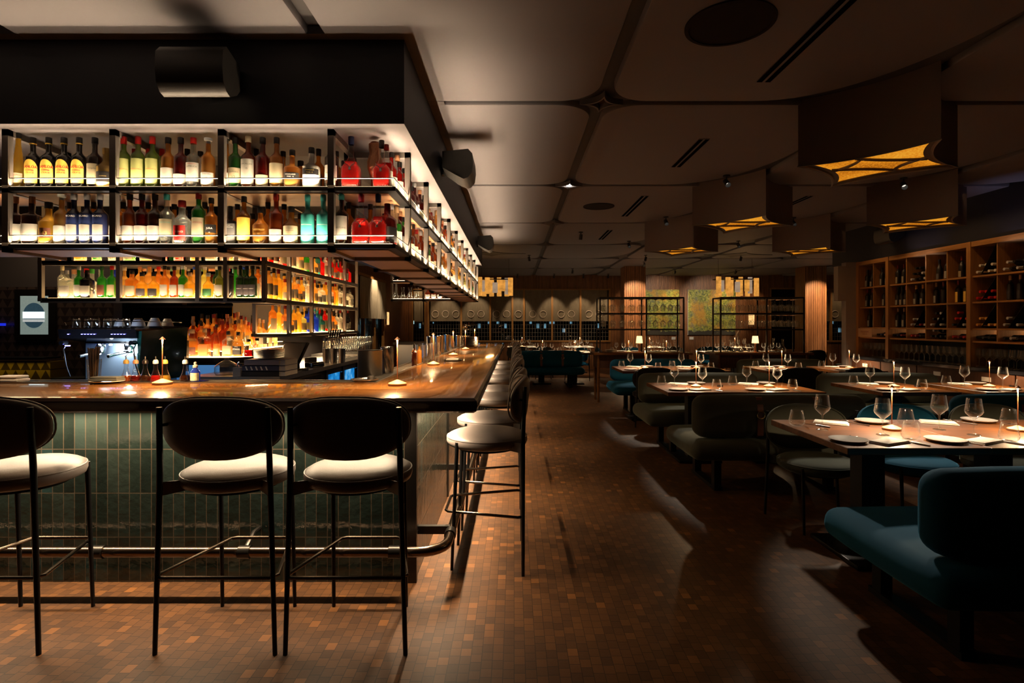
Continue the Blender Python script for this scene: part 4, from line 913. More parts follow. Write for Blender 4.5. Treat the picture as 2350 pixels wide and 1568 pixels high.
for rowi, (o, z, n) in enumerate(((.18, 1.172, 16), (.30, 1.222, 16), (.42, 1.222, 14))):
    for i in range(n):
        f = (i+.5)/n
        if f < .5: x, y = -3.08+f*2*(.60-o*.25), 5.0+o
        else: g_ = (f-.5)*2; x, y = -2.47-o-.08*g_, 5.0+o*.6+.15+g_*1.1
        lq = RN.choice(['light amber', 'amber', 'light amber', 'orange', 'red-brown', 'light amber', 'yellow', 'amber']); kd = RN.choice(['std', 'tall', 'square', 'squat', 'std'])
        small_bottle(kd, lq, RN.choice(['cork', 'black', 'copper', 'dark red']), RN.choice(['cream', 'cream', 'white', None, 'black']), (x+RN.uniform(-.01, .01), y, z), .3 if f < .5 else .9, '%s bottle on the glowing counter, %s from the left, %s row' % (lq, NUM[i], ('second', 'third', 'fourth')[rowi]), GC, sc_=RN.uniform(.9, 1.05), stuff=rowi == 2)

def join_stuff():
    vs = []; fs = []; mi = []; mats = []; 
    for me, Mx in STUFF:
        b = len(vs); vs += [tuple(Mx @ v.co) for v in me.vertices]; idx = []
        for m in me.materials:
            if m not in mats: mats.append(m)
            idx.append(mats.index(m))
        for p in me.polygons: fs.append(tuple(i+b for i in p.vertices)); mi.append(idx[p.material_index])
    mb = MB(); mb.v = vs; mb.f = fs; mb.m = mi; o = mb.ob('liquor_bottles', mats, sharp=50)
    o['kind'] = 'stuff'; return tag(o, 'the many small bottles of the rear rows and far bays behind the bar', 'bottles')
join_stuff()
for y0, z in ((5.17, 1.70), (5.17, 2.02)): area('back_shelf_light', (-3.1, y0, z), 1.8, .02, 4, 24, (PI/2+.2+PI, 0, 0))  # fill added behind the bottles to make their liquid glow
for z in (1.38, 1.70, 2.02): area('wing_rear_fill', (WX-.30, 6.3, z), .02, 2.4, 5, 24, (0, -PI/2-.2, 0))  # added backlight for the glow of the wing bottles
area('back_bar_front_fill', (-3.1, 4.80, 1.652), 1.8, .012, 4.5, 27, (PI-.5, 0, 0), 2.4); area('counter_lip_led', (-2.78, 5.005, 1.126), .62, .012, 2.2, 27, (PI-.45, 0, 0), 2.4)  # front fills added to brighten the bottle labels
for z in (1.337, 1.652, 1.973): area('wing_front_fill', (WX+.012, 6.35, z), .012, 2.4, 5, 27, (0, PI+.5, 0), 2.4)  # added front fill for the labels on the wing
area('counter_back_led', (-2.85, 5.45, 1.25), .8, .03, 5, 24, (-PI/2, 0, 0)); area('counter_back_led', (-2.72, 6.0, 1.25), .03, .8, 5, 24, (0, -PI/2, 0))  # backlight added so that the counter bottles glow
# ------------------------------------------------------------------ table lamp with a slim rod, used on the bar and on the tables
def make_lamp():
    t = thing('table_lamp', 'slim copper rod lamp with glowing tip on the bar front, beside the dropper bottles', 'table lamp', (0, 0, 0), 0, 'slim rod lamps')
    MB().lathe([(.052, 0), (.054, .003), (.054, .012), (.052, .015), (.0, .036)], 32).ob('base', M['bronze_lamp'], t, sharp=30)
    MB().cyl((0, 0, .03), (0, 0, .262), .0026, .0034, 8).ob('rod', pbr('copper_rod', (.30, .11, .045), .4, .5), t)
    MB().lathe([(.0035, .245), (.0045, .262), (.0055, .268), (0, .268)], 10).ob('glowing_tip', M['flame'], t)
    MB().lathe([(.016, .268), (.016, .270), (.002, .285), (0, .285)], 16).ob('cap', M['bronze_lamp'], t)
    return t
LMP = snap(make_lamp()); used = [0]
LIGHTS = []
def lamp(x, y, z, label, w=.9, lit=True):
    if not used[0]: used[0] = 1; o = LMP[0]; o.location = (x, y, z); o['label'] = label
    else: o = dup(LMP, (x, y, z), 0, label)
    if lit:
        l = bpy.data.lights.new('lamp_tip', 'SPOT'); l.energy = w*(38 if z > 1 else 20); l.color = kelvin(27 if z < 1 else 24); l.spot_size = 2.8; l.spot_blend = .55; l.shadow_soft_size = .012
        q_ = bpy.data.objects.new('lamp_tip', l); q_.location = (x-.0, y-.016, z+.262); COL.objects.link(q_)
    return o
for i, (x, y) in enumerate(((-2.10, 3.33), (-.685, 3.27), (-.71, 4.9), (-.70, 6.4), (-.69, 7.9), (-.68, 9.6))):
    lamp(x, y, ZB, 'slim copper rod lamp with glowing tip %s' % ('on the bar front beside the dropper bottles' if i == 0 else 'standing at the bar corner' if i == 1 else '%s beyond the corner along the bar' % NUM[i-2]))
# ------------------------------------------------------------------ things on the bar
# straws in a glass on a plate
t = thing('napkin_plate', 'white plate with a dark folded cloth on the bar beside the straws', 'plate', (-2.48, 3.40, ZB+.002))
MB().lathe([(0, 0), (.055, 0), (.09, .010), (.092, .014), (.05, .006), (0, .006)], 32).ob('dish', M['plate'], t)
mb = MB(); mb.rbox(-.09, -.04, .012, .085, .04, .026, .004, 2); mb.rbox(-.085, -.036, .026, .08, .04, .038, .004, 2); mb.ob('folded_cloth', pbr('grey_cloth', (.07, .075, .065), .8), t)
M['straw'] = pbr('dark_straw', (.045, .03, .025), .5)
t = thing('straw_glass', 'tall glass packed with dark straws at the left of the bar', 'glass', (-2.62, 3.48, 1.066))
MB().lathe([(.0, 0), (.03, 0), (.034, .004), (.040, .135), (.0385, .135), (.032, .006), (0, .006)], 24).ob('glass', M['glass'], t)
for i in range(13):
    a = i*2.4; r = .026*math.sqrt((i+.5)/13)
    MB().cyl((r*math.cos(a)*.7, r*math.sin(a)*.7, .008), (r*math.cos(a)*1.2, r*math.sin(a)*1.2, .205+RN.uniform(-.008, .008)), .0042, n=8).ob('straw', M['straw'], t)
# dropper bottles
DB = [(-2.405, 'red-brown', 'gold'), (-2.345, 'dark red', 'copper'), (-2.285, 'brown', 'black'), (-2.22, 'red', 'silver'), (-2.16, 'yellow', 'yellow'), (-2.035+.0, 'black', 'steel')]
COLS['steel'] = (.6, .6, .6)
gp = [(.026, 0), (.030, .006), (.029, .022), (.018, .045), (.0115, .07), (.0115, .10), (.013, .104)]
lq_ = [(0, .003), (.027, .003), (.028, .010), (.0275, .022), (.022, .034), (0, .034)]
gm = MB().lathe(gp, 20, cap=False).mesh('dash_glass', M['glass'])
for i, (x, c, cp) in enumerate(DB):
    t = thing('dropper_bottle', 'bitters flask, %s liquid, %s pourer, %s in the row on the bar mat' % ({'black': 'dark'}.get(c, c), cp, NUM[i]), 'bottle', (x-.03, 3.50, 1.06), 0, 'bitters flasks on the bar mat'); t.scale = (1.05, 1.05, 1.14)
    ob('flask', gm, t); MB().lathe(lq_, 20, cap=False).ob('liquid', cm('liq', c if c != 'black' else 'brown'), t)
    MB().lathe([(.0, .096), (.015, .098), (.015, .112), (.009, .12), (0, .12)], 14).ob('pourer_cap', cm('cap', cp), t); MB().cyl((0, 0, .118), (0, 0, .138), .0035, .0025, 8).ob('pourer_tip', M['steel'], t)
t = thing('dropper_bottle', 'cobalt blue dropper bottle with pale patterned label and grey bulb', 'bottle', (-1.995, 3.49, 1.06), 0, 'bitters flasks on the bar mat')
MB().lathe([(0, 0), (.025, 0), (.027, .004), (.027, .062), (.012, .082), (.012, .09), (0, .09)], 20).ob('body', cm('liq', 'blue'), t)
MB().patch(.0276, .008, .056, 1.3, 12).ob('label', pbr('patterned_label', (.6, .58, .42), .6, var=.7, vs=90), t)
MB().lathe([(.015, .088), (.015, .102), (.008, .106), (.009, .12), (0, .125)], 14).ob('bulb', M['plate_grey'], t)
# utensil sink and towels at left
t = thing('folded_towel', 'folded white towel at the left end of the bar mat', 'towel', (-3.08, 3.47, 1.06)); MB().rbox(-.12, -.05, 0, .03, .05, .022, .008, 2).rbox(-.115, -.048, .022, .025, .048, .04, .008, 2).ob('cloth', M['linen'], t)
# corner tins and shakers on the side leg
t = thing('ice_bucket', 'polished steel ice bin standing by the inner corner of the bar', 'bucket', (-1.02, 3.95, .90))
MB().lathe([(0, 0), (.082, 0), (.085, .01), (.085, .33), (.088, .335), (.082, .335), (.08, .02), (0, .02)], 32).ob('body', M['brushed'], t)
MB().lathe([(0, .33), (.06, .335), (.075, .338), (.0, .342)], 24).ob('lid', M['steel'], t)
t = thing('wrapped_can', 'tall crumpled foil-wrapped cylinder beside the steel ice bin', 'canister', (-.935, 4.10, 1.055))
mb = MB(); n = 40; pr = []
vs = []; 
for k in range(14):
    z = .20*k/13
    for j in range(n):
        a = 2*PI*j/n; r = .045+.003*math.sin(j*2.1+k*1.3)+.002*math.sin(j*5.3-k); vs.append((r*math.cos(a), r*math.sin(a), z))
mb.add(vs, [(k*n+j, k*n+(j+1) % n, (k+1)*n+(j+1) % n, (k+1)*n+j) for k in range(13) for j in range(n)]+[tuple(13*n+j for j in range(n))]); mb.ob('foil', M['steel'], t, sharp=0)
for i, (x, y, c) in enumerate(((-.90, 5.02, 'amber'), (-.87, 5.12, 'amber'), (-.86, 4.80, 'brown'))):
    small_bottle('tall', c, 'black', None, (x, y, 1.057), 0, 'small amber bottle %s beside the second lamp on the bar' % NUM[i], 'small amber bottles on the bar', sc_=.62)
def lathething(name, label, cat, grp, prof, mat, loc, n=20, part=None, sca=None):
    key = name+mat.name+str(len(prof))+str(prof[1])
    if key not in BM: BM[key] = MB().lathe(prof, n, cap=False).mesh(name, mat, 50)
    return tag(ob(name, BM[key], None, loc, (0, 0, 0), sca), label, cat, grp)
MIXG = [(0, .0), (.04, 0), (.043, .006), (.045, .15), (.047, .155), (.0435, .152), (.041, .012), (0, .012)]
SHK = [(0, 0), (.036, 0), (.040, .06), (.045, .17), (.046, .172), (.042, .168), (.034, .01), (0, .01)]
for i, (x, y) in enumerate(((-.80, 5.15), (-.92, 5.45), (-.84, 5.6), (-.93, 5.9), (-.86, 6.1))):
    lathething('mixing_glass', 'thick clear mixing glass on the inner edge of the bar, %s from the corner' % NUM[i], 'glass', 'mixing glasses on the bar', MIXG, M['glass'], (x, y, 1.062))
for i, (x, y) in enumerate(((-.94, 6.25), (-.88, 6.42), (-.96, 6.62), (-.90, 6.85), (-.95, 7.1), (-.89, 7.35), (-.95, 8.35), (-.88, 8.6))):
    lathething('cocktail_shaker', 'polished steel shaker tin on the bar mat, %s from the corner' % NUM[i], 'shaker', 'steel shaker tins on the bar mat', SHK, M['chrome'], (x, y, 1.058), sca=(1.05, 1.05, RN.choice([1.1, 1.3])))
t = thing('serving_tray', 'dark round tray with folded napkin beside the mixing glasses', 'tray', (-.60, 5.45, ZB))
MB().lathe([(0, 0), (.085, 0), (.092, .012), (.085, .012), (.08, .006), (0, .006)], 28).ob('tray', M['black'], t); MB().rbox(-.06, -.05, .008, .06, .05, .022, .004, 2).ob('napkin', M['linen'], t)
PLT = [(0, .0), (.045, 0), (.1, .010), (.104, .016), (.098, .014), (.05, .005), (0, .005)]
t0 = [(-.80, 8.95)]
for i in range(9): lathething('dinner_plate', 'steel-rimmed plate in the stack near the far end of the bar, %s from the bottom' % NUM[i], 'plate', 'stack of plates on the bar', PLT, M['chrome'], (-.72, 9.05, ZB+.0005+.0165*i), sca=(1.35, 1.35, 1))
for i in range(4): lathething('mixing_glass', 'clear glass near the stacked plates at the far bar end, %s of four' % NUM[i], 'glass', 'glasses at the far end of the bar', MIXG, M['glass'], (-.88+.05*(i % 2), 9.5+.16*i, 1.062))

# ------------------------------------------------------------------ espresso machine on its counter
t = thing('espresso_counter', 'low dark counter carrying the coffee machine', 'counter', (0, 0, 0)); MB().box(-3.75, 4.22, 0, -2.55, 4.75, .90).ob('body', M['black'], t); MB().box(-3.78, 4.2, .90, -2.52, 4.75, .925).ob('top', M['dark_steel'], t)
E = thing('espresso_machine', 'black two-group coffee machine with blue lights and cups on top', 'coffee machine', (-3.17, 4.30, .925))
mb = MB(); mb.rbox(-.34, .0, 0, .32, .42, .05, .012); mb.ob('base', M['black_gloss'], E)
mb = MB(); mb.rbox(-.30, .20, .05, .34, .40, .48, .012); mb.ob('body', M['black_gloss'], E)
MB().box(-.28, .192, .055, .25, .20, .34).ob('back_panel', pbr('back_panel_steel', (.30, .40, .50), .38, .7), E)
ob('lettering', textmesh('CONTI', .035, INK['white']), E, (.16, .189, .12))
mb = MB(); mb.add([(-.34, .0, .385), (.26, .0, .385), (.33, .21, .345), (-.30, .21, .345), (-.34, -.01, .455), (.26, -.01, .455), (.40, .40, .48), (-.34, .40, .48)], [(0, 3, 2, 1), (4, 5, 6, 7), (0, 1, 5, 4), (1, 2, 6, 5), (2, 3, 7, 6), (3, 0, 4, 7)]); mb.ob('top_housing', M['black_gloss'], E, sharp=20)
mb = MB(); mb.add([(.27, .0, .05), (.40, .40, .05), (.42, .40, .47), (.30, .0, .44), (.25, .02, .05), (.38, .40, .05), (.38, .40, .47), (.25, .02, .44)], [(0, 1, 2, 3), (4, 7, 6, 5), (0, 4, 5, 1), (3, 2, 6, 7), (0, 3, 7, 4), (1, 5, 6, 2)]); mb.ob('side_panel', pbr('dark_green_panel', (.01, .06, .045), .15, 0, .5), E, sharp=20)
BL = emi('blue_led', (.2, .2, 1), 14); WL = emi('white_led', (.8, .92, 1), 22); GLD = emi('green_led', (.15, 1, .7), 14)
for gx in (-.10, .13):
    for k in range(5): MB().box(gx-.06+k*.024, -.013, .415, gx-.05+k*.024, -.009, .419).ob('button_light', BL, E)
MB().box(-.265, -.013, .415, -.255, -.009, .419).ob('button_light', BL, E)
for gx in (-.09, .13):
    MB().lathe([(0, 0), (.035, 0), (.037, .02), (.03, .05), (0, .05)], 20, (gx, .10, .29)).ob('group_head', M['chrome'], E)
    mb = MB(); mb.lathe([(0, -.02), (.034, -.018), (.036, .0), (0, .0)], 20, (gx, .10, .285)); mb.tube([(gx, .09, .275), (gx-.03, .0, .262), (gx-.04, -.07, .25)], [.008, .012, .013], 10); mb.tube([(gx, .10, .262), (gx-.014, .08, .235)], .006, 6); mb.ob('portafilter', M['chrome'], E)
    MB().lathe([(0, 0), (.012, .002), (.010, .012), (0, .013)], 12, (gx+.055, .13, .325)).ob('work_light', WL, E)
for sx in (-.30, .235):
    MB().tube([(sx, .03, .34), (sx+.02, -.03, .30), (sx+.03, -.02, .18), (sx+.045, 0, .09)], .005, 8).ob('steam_wand', M['chrome'], E)
    MB().cyl((sx, -.03, .35), (sx, .02, .35), .018, n=14).ob('steam_knob', M['black_gloss'], E)
MB().box(-.285, -.012, .325, -.245, -.008, .332).ob('button_light', BL, E)
mb = MB(); [mb.box(-.24, .02+.02*k, .05, .24, .03+.02*k, .056) for k in range(8)]; mb.ob('drip_grid', M['chrome'], E)
MB().tube([(-.30, .02, .485), (-.31, .02, .51), (-.26, .01, .52), (.26, .01, .515), (.38, .38, .51)], .004, 6).ob('cup_rail', M['chrome'], E)
area('machine_wash', (-3.15, 4.05, 1.38), .5, .04, 2.2, (.55, .7, 1), (.5, 0, 0)); point('machine_light', (-3.2, 4.36, 1.22), 4, 50, .03); point('machine_light', (-3.0, 4.36, 1.22), 3, 50, .03)
CUP = [(0, .055), (.022, .055), (.034, .03), (.042, 0), (.039, 0), (.031, .03), (.02, .05), (0, .05)]
GLS = [(0, .085), (.026, .085), (.030, .07), (.034, 0), (.031, 0), (.027, .07), (0, .08)]
for i in range(6): lathething('tumbler', 'upturned clear glass on the coffee machine, %s from the left' % NUM[i], 'glass', 'upturned glasses on the coffee machine', GLS, M['glass'], (-3.42+i*.075, 4.36+.02*(i % 2), 1.393), sca=.85)
for i, (x, y, s) in enumerate(((-3.10, 4.38, 1), (-2.98, 4.42, 1.25), (-2.90, 4.50, 1.3), (-2.86, 4.60, 1.2), (-2.97, 4.58, 1.0), (-3.03, 4.52, 1.0))):
    lathething('coffee_cup', 'upturned white cup on the coffee machine, %s from the left' % NUM[i], 'cup', 'upturned cups on the coffee machine', CUP, M['plate'], (x, y, 1.403), sca=s*.93)
point('machine_green_light', (-2.86, 4.50, 1.20), .8, (.05, 1, .55), .02); point('cup_light', (-3.1, 4.5, 1.60), 1.5, 30, .05)  # the warm light over the cups is added to make them visible
t = thing('indicator_light', 'glowing blue-green lamp on the device beside the coffee machine', 'lamp', (-2.80, 4.70, 1.22)); MB().box(-.03, 0, -.2, .03, .05, .06).ob('housing', M['black_gloss'], t); MB().lathe([(0, 0), (.014, .002), (.014, .02), (0, .022)], 12, (0, -.01, -.03)).ob('diffuser', GLD, t)
# grinder hopper / sink area left: black tamper knob and steel sink dish
t = thing('sink_tray', 'shallow grey steel pan left of the coffee machine', 'tray', (-3.12, 3.86, .985)); MB().lathe([(0, 0), (.12, 0), (.16, .02), (.155, .02), (.11, .004), (0, .004)], 28).ob('pan', M['brushed'], t)
MB().box(-.1, -.1, -.985, .1, .1, 0).ob('stand', M['black'], t)
# ------------------------------------------------------------------ work counter running along the back bar
t = thing('work_counter', 'long steel-topped work counter with lit glass fridges behind the bar', 'counter', (0, 0, 0))
MB().box(-2.62, 4.45, .962, -1.87, 8.0, 1.0).ob('worktop', M['brushed'], t)
MB().box(-2.6, 4.50, .1, -1.92, 7.98, .962).ob('carcass', M['dark_steel'], t)
MB().box(-2.62, 7.2, 1.0, -1.87, 8.0, 1.03).ob('raised_top', M['brushed'], t)
fb = NT('fridge_interior'); co = fb.n('TexCoord').outputs['Object']
nz = fb.n('TexNoise', None, Vector=co, Scale=5.0, Detail=3.0).outputs[0]
FRG = fb.out(fb.n('Emission', None, Color=fb.ramp(nz, [(.35, (.0, .06, .30)), (.55, (.02, .30, .75)), (.72, (.35, .75, 1))]), Strength=.85).outputs[0])
for i, y in enumerate((5.9, 6.45, 7.0, 7.5)):
    d = MB().box(-1.92, y-.24, .40, -1.905, y+.24, .95).ob('fridge_door', M['dark_steel'], t)
    MB().box(-1.905, y-.18, .45, -1.900, y+.18, .90).ob('glass_pane', FRG, d)
    MB().tube([(-1.90, y+.21, .90), (-1.87, y+.21, .90), (-1.87, y+.21, .55), (-1.90, y+.21, .55)], .008, 8).ob('handle', M['chrome'], d)
MB().box(-1.92, 4.6, .6, -1.905, 5.5, .93).ob('control_panel', M['black_gloss'], t)
area('kitchen_fill', (-5.2, 5.9, 2.6), 1.2, .3, 7, 27)  # fill light added to lift the dark wall at far left
# POS screen, tins, trays, books, plates, box
P = thing('till_screen', 'dark tilted touch screen of a till on the steel work counter', 'till', (-1.99, 5.0, 1.0), -.5)
mb = MB(); mb.rbox(-.10, -.08, 0, .10, .10, .025, .006); mb.tube([(0, .06, .02), (0, .05, .12)], .02, 8); mb.ob('stand', M['black_gloss'], P)
MB().rbox(-.15, -.012, -.11, .15, .012, .11, .006).ob('screen', M['black_gloss'], P, (0, .0, .16), (-.55, 0, 0))
MB().box(-.135, -.014, -.095, .135, -.0125, .095).ob('display', pbr('dark_display', (.10, .07, .045), .3), P, (0, .0, .16), (-.55, 0, 0))
MB().box(-.004, -.016, -.104, .004, -.0125, -.098).ob('power_light', WL, P, (0, .0, .16), (-.55, 0, 0))
t = thing('card_terminal', 'small black card machine beside the till screen', 'card machine', (-1.95, 5.45, 1.0), -.3); MB().rbox(-.05, -.09, 0, .05, .09, .05, .01).ob('body', M['black_gloss'], t); MB().rbox(-.12, .0, 0, -.06, .12, .09, .01).ob('cradle', M['black'], t)
for i in range(3): lathething('steel_cup', 'brushed steel tin beside the till, %s of three' % NUM[i], 'tin', 'steel tins by the till', SHK, M['brushed'], (-2.03+.085*i, 6.02, 1.0), sca=.9)
BKM = [pbr('book_cover_grey', (.36, .33, .36), .5), pbr('book_cover_navy', (.05, .06, .12), .5), pbr('book_pages', (.62, .58, .54), .8), pbr('book_cover_black', (.02, .02, .025), .3)]
for i, (c, h, lb) in enumerate(((3, .042, 'black hardback at the bottom of the book stack behind the bar'), (1, .046, 'navy striped hardback in the middle of the book stack behind the bar'), (0, .046, 'grey paperback on top of the book stack behind the bar'))):
    z = 1.0+(0, .042, .088)[i]; t = thing('book', lb, 'book', (-1.985, 4.60, z), 0, 'books stacked behind the bar')
    x0 = (-.20, -.195, -.18)[i]; mb = MB(); mb.box(x0, -.13, 0, .15, .13, .003); mb.box(x0, -.13, h-.003, .15, .13, h); mb.box(x0, -.13, 0, .10, -.127, h); mb.ob('cover', BKM[c], t)
    MB().box(x0+.004, -.126, .003, .148, .127, h-.003).ob('pages', BKM[2], t)
    if i == 1:
        for k in range(5): MB().add([(-.16+k*.04, -.132, .008), (-.148+k*.04, -.132, .008), (-.16+k*.04, -.132, .038), (-.172+k*.04, -.132, .038)], [(0, 1, 2, 3)]).ob('stripe', INK['white'], t)
for i in range(9): lathething('side_plate', 'pale plate in the stack on top of the books behind the bar, %s up' % NUM[i], 'plate', 'plates stacked on the books', PLT, M['plate'], (-2.02, 4.60, 1.1345+.0085*i), sca=(1.15, 1.15, .8))
t = thing('wooden_box', 'small wooden box holding little bottles beside the books', 'box', (-1.945, 4.98-.2, 1.0))
t.location = (-2.30, 5.3, 1.0)
mb = MB(); mb.box(-.16, -.09, 0, .16, -.08, .10); mb.box(-.16, .08, 0, .16, .09, .10); mb.box(-.16, -.08, 0, -.15, .08, .10); mb.box(.15, -.08, 0, .16, .08, .10); mb.box(-.15, -.08, 0, .15, .08, .06); mb.ob('crate', M['walnut'], t)
for i in range(7): small_bottle('std', RN.choice(['brown', 'dark red', 'amber']), 'black', 'cream', (-2.42+.042*i, 5.28, 1.061), 0, 'tiny bitters bottle in the wooden box, %s from the left' % NUM[i], 'tiny bottles in the wooden box', sc_=.4)
t = thing('glass_flagon', 'big empty clear glass flagon behind the bar left of the books', 'bottle', (-2.38, 4.62, 1.0)); MB().lathe([(0, 0), (.085, 0), (.095, .02), (.095, .07), (.05, .105), (.022, .12), (.022, .14), (0.02, .14)], 24).ob('glass', M['glass'], t)
t = thing('bitters_bottle', 'small squat clear bottle with pale label left of the book stack', 'bottle', (-2.24, 4.52, 1.0)); MB().box(-.03, -.02, 0, .03, .02, .07).ob('body', M['plate_grey'], t); MB().tube([(0, 0, .07), (0, 0, .10), (.012, 0, .112)], .006, 8).ob('pourer', BL if False else M['steel'], t)
# lit blue panel below the counter: glass front of an under-counter fridge
t = thing('lit_fridge', 'under-counter fridge glowing blue below the stepped bottle counter', 'fridge', (-2.72, 4.96, .0))
MB().box(-.38, 0, 0, .30, .04, 1.07).ob('body', M['dark_steel'], t)
gb = NT('blue_glow_glass'); nz = gb.n('TexNoise', None, Vector=gb.n('TexCoord').outputs['Object'], Scale=3.0, Detail=1.0).outputs[0]
MB().box(-.33, -.006, .88, .10, 0, 1.055).ob('glass_door', gb.out(gb.n('Emission', None, Color=gb.ramp(nz, [(.3, (.015, .05, .16)), (.7, (.10, .30, .62))]), Strength=.9).outputs[0]), t)

# stemware
WG = [(.001, .0035), (.034, .001), (.036, .002), (.030, .006), (.008, .010), (.0042, .02), (.0036, .07), (.005, .093), (.012, .100), (.040, .128), (.047, .142), (.046, .150), (.036, .222)]
TG = [(.001, .006), (.032, .002), (.040, .006), (.049, .022), (.050, .032), (.047, .045), (.037, .10), (.036, .102)]
FLU = [(.001, .0035), (.030, .001), (.032, .003), (.006, .010), (.0036, .02), (.0036, .085), (.012, .10), (.026, .125), (.029, .15), (.025, .21)]
def glassmesh(nm, pr, n=24): return MB().lathe(pr, n, cap=False).mesh(nm, M['glass'], 60)
WGM = glassmesh('wine_glass', WG); TGM = glassmesh('tumbler', TG); FLM = glassmesh('flute', FLU, 16); WGL = glassmesh('wine_glass_small', WG, 14)
def put(nm, me, label, cat, grp, loc, rot=(0, 0, 0), sca=None): return tag(ob(nm, me, None, loc, rot, sca), label, cat, grp)
for r in range(3):
    for i in range(16):
        y = 6.55+i*.088
        put('wine_glass', FLM, 'stemmed glass on the steel work counter, %s from the near end, %s row' % (NUM[i], ('front', 'middle', 'rear')[r]), 'wine glass', 'glasses on the work counter', (-2.02-.10*r, y, 1.0 if y < 7.17 else 1.03), sca=1.05)
area('work_counter_led', (-2.50, 7.0, 1.29), .05, 1.5, 26, 27, (0, -.35, 0))
MB().box(-2.49, 5.4, 1.295, -2.44, 7.6, 1.2995).ob('led_strip', M['led'], BB)
# beer taps
t = thing('beer_tap', 'cluster of chrome beer taps above the work counter', 'tap', (-2.0, 6.1, 1.0))
MB().cyl((0, 0, 0), (0, 0, .26), .022, n=14).ob('column', M['chrome'], t); MB().cyl((0, -.2, .26), (0, .2, .26), .025, n=14).ob('crossbar', M['chrome'], t)
for k in range(5):
    y = -.16+.08*k; MB().tube([(.02, y, .26), (.06, y, .255), (.07, y, .20)], .008, 8).ob('spout', M['chrome'], t); MB().tube([(.03, y, .27), (.05, y, .36)], [.006, .012], 8).ob('lever', M['black_gloss'], t)
# left zone: framed lit picture, patterned wall panel, yellow strip
def tri_mat(name, c1, c2, rough=.3, sc_=9.0):
    g = NT(name); co = g.n('TexCoord').outputs['Object']; xy = g.n('SeparateXYZ', None, _0=co)
    u = g.math('MULTIPLY', xy.outputs[0], sc_); v = g.math('MULTIPLY', xy.outputs[2], sc_*1.1)
    a = g.math('PINGPONG', u, .5); b = g.math('FRACT', v); m_ = g.math('GREATER_THAN', g.math('MULTIPLY', a, 2.0), b)
    return g.out(prin(g, g.mix(m_, c1, c2), rough, .3))
t = thing('patterned_panel', 'dark wall panel with a geometric triangle pattern at far left', 'wall panel', (-6.1, 6.47, .3)); MB().box(-1.2, 0, 0, 2.1, .02, 1.55).ob('panel', tri_mat('triangle_panel', (.03, .022, .022), (.075, .055, .05)), t)
t = thing('back_shelf', 'low counter with lit yellow triangle pattern behind the coffee machine', 'counter', (-5.7, 6.2, 0)); MB().box(-1.4, 0, 0, 1.9, .25, .82).ob('carcass', M['black'], t); MB().box(-1.4, -.01, .80, .55, 0.24, 1.0).ob('front_panel', tri_mat('yellow_triangle_panel', (.30, .19, .012), (.05, .03, .005)), t)
MB().box(-1.4, -.05, 1.03, .5, .2, 1.05).ob('top', M['dark_steel'], t)
area('back_shelf_light', (-6.0, 6.10, 1.02), 1.8, .02, 1.6, (1, .75, .2), (-.3, 0, 0))
t = thing('lit_picture', 'framed picture of stones with a glowing white band at far left', 'picture', (-5.53, 6.44, 1.30))
MB().box(-.24, 0, -.06, .23, .03, .52).ob('frame', M['dark_steel'], t)
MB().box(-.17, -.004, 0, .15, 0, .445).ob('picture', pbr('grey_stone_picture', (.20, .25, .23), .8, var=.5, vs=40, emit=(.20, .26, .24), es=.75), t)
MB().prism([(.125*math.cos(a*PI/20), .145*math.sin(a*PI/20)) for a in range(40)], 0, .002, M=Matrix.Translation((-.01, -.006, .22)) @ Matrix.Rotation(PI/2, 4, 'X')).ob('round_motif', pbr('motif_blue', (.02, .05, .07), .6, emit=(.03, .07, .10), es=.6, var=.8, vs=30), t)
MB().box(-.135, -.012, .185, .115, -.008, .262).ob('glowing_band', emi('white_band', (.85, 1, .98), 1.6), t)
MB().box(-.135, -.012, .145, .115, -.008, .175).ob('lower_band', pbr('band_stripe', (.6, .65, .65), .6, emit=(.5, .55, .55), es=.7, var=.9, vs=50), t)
area('kitchen_glow', (-6.6, 6.2, 1.42), 1.2, .02, 2.6, 99, (-PI/2, 0, 0))
MB().box(-7.3, 6.40, 1.40, -5.85, 6.42, 1.43).ob('blue_led_strip', emi('blue_strip', (.02, .04, 1), .7), t).parent = None
bpy.data.objects['blue_led_strip']['label'] = 'blue light strip on the dark wall at far left'; bpy.data.objects['blue_led_strip']['category'] = 'light strip'
# far end service station and its stool
t = thing('service_station', 'pale steel service station closing the far end of the bar', 'counter', (-1.75, 9.75, 0)); MB().box(-.30, 0, 0, .75, .6, 1.06).ob('body', M['brushed'], t); MB().box(-.36, -.04, 1.06, .78, .62, 1.10).ob('top', M['grey_wall'], t)
# ------------------------------------------------------------------ dining tables
def make_table():
    t = thing('dining_table', 'x', 'table', (0, 0, 0), 0, 'walnut dining tables')
    MB().rbox(-.3896, -.45, .712, .3896, .45, .75, .003, 1).ob('tabletop', M['walnut'], t, sharp=25)
    MB().box(-.07, -.06, .03, .07, .06, .712).ob('pedestal', M['black'], t)
    MB().rbox(-.22, -.26, 0, .22, .26, .03, .01, 2).ob('base_plate', M['black_metal'], t)
    return t
TT = snap(make_table()); tu = [0]
def table(x, y, label):
    if not tu[0]: tu[0] = 1; o = TT[0]; o.location = (x, y, 0); o['label'] = label; return o
    return dup(TT, (x, y, 0), 0, label)
# near row (left edge x 1.80), middle row, far row
RT = {'near': (3.46, (2.19, 2.97, 3.75)), 'middle': (5.93, (1.90, 2.68, 4.01, 5.03)), 'third': (8.42, (1.94, 2.72, 4.01, 5.03))}
for nm, (y, xs) in RT.items():
    for i, x in enumerate(xs): table(x, y, 'walnut table in the %s dining row, %s from the aisle' % (nm, NUM[i]))
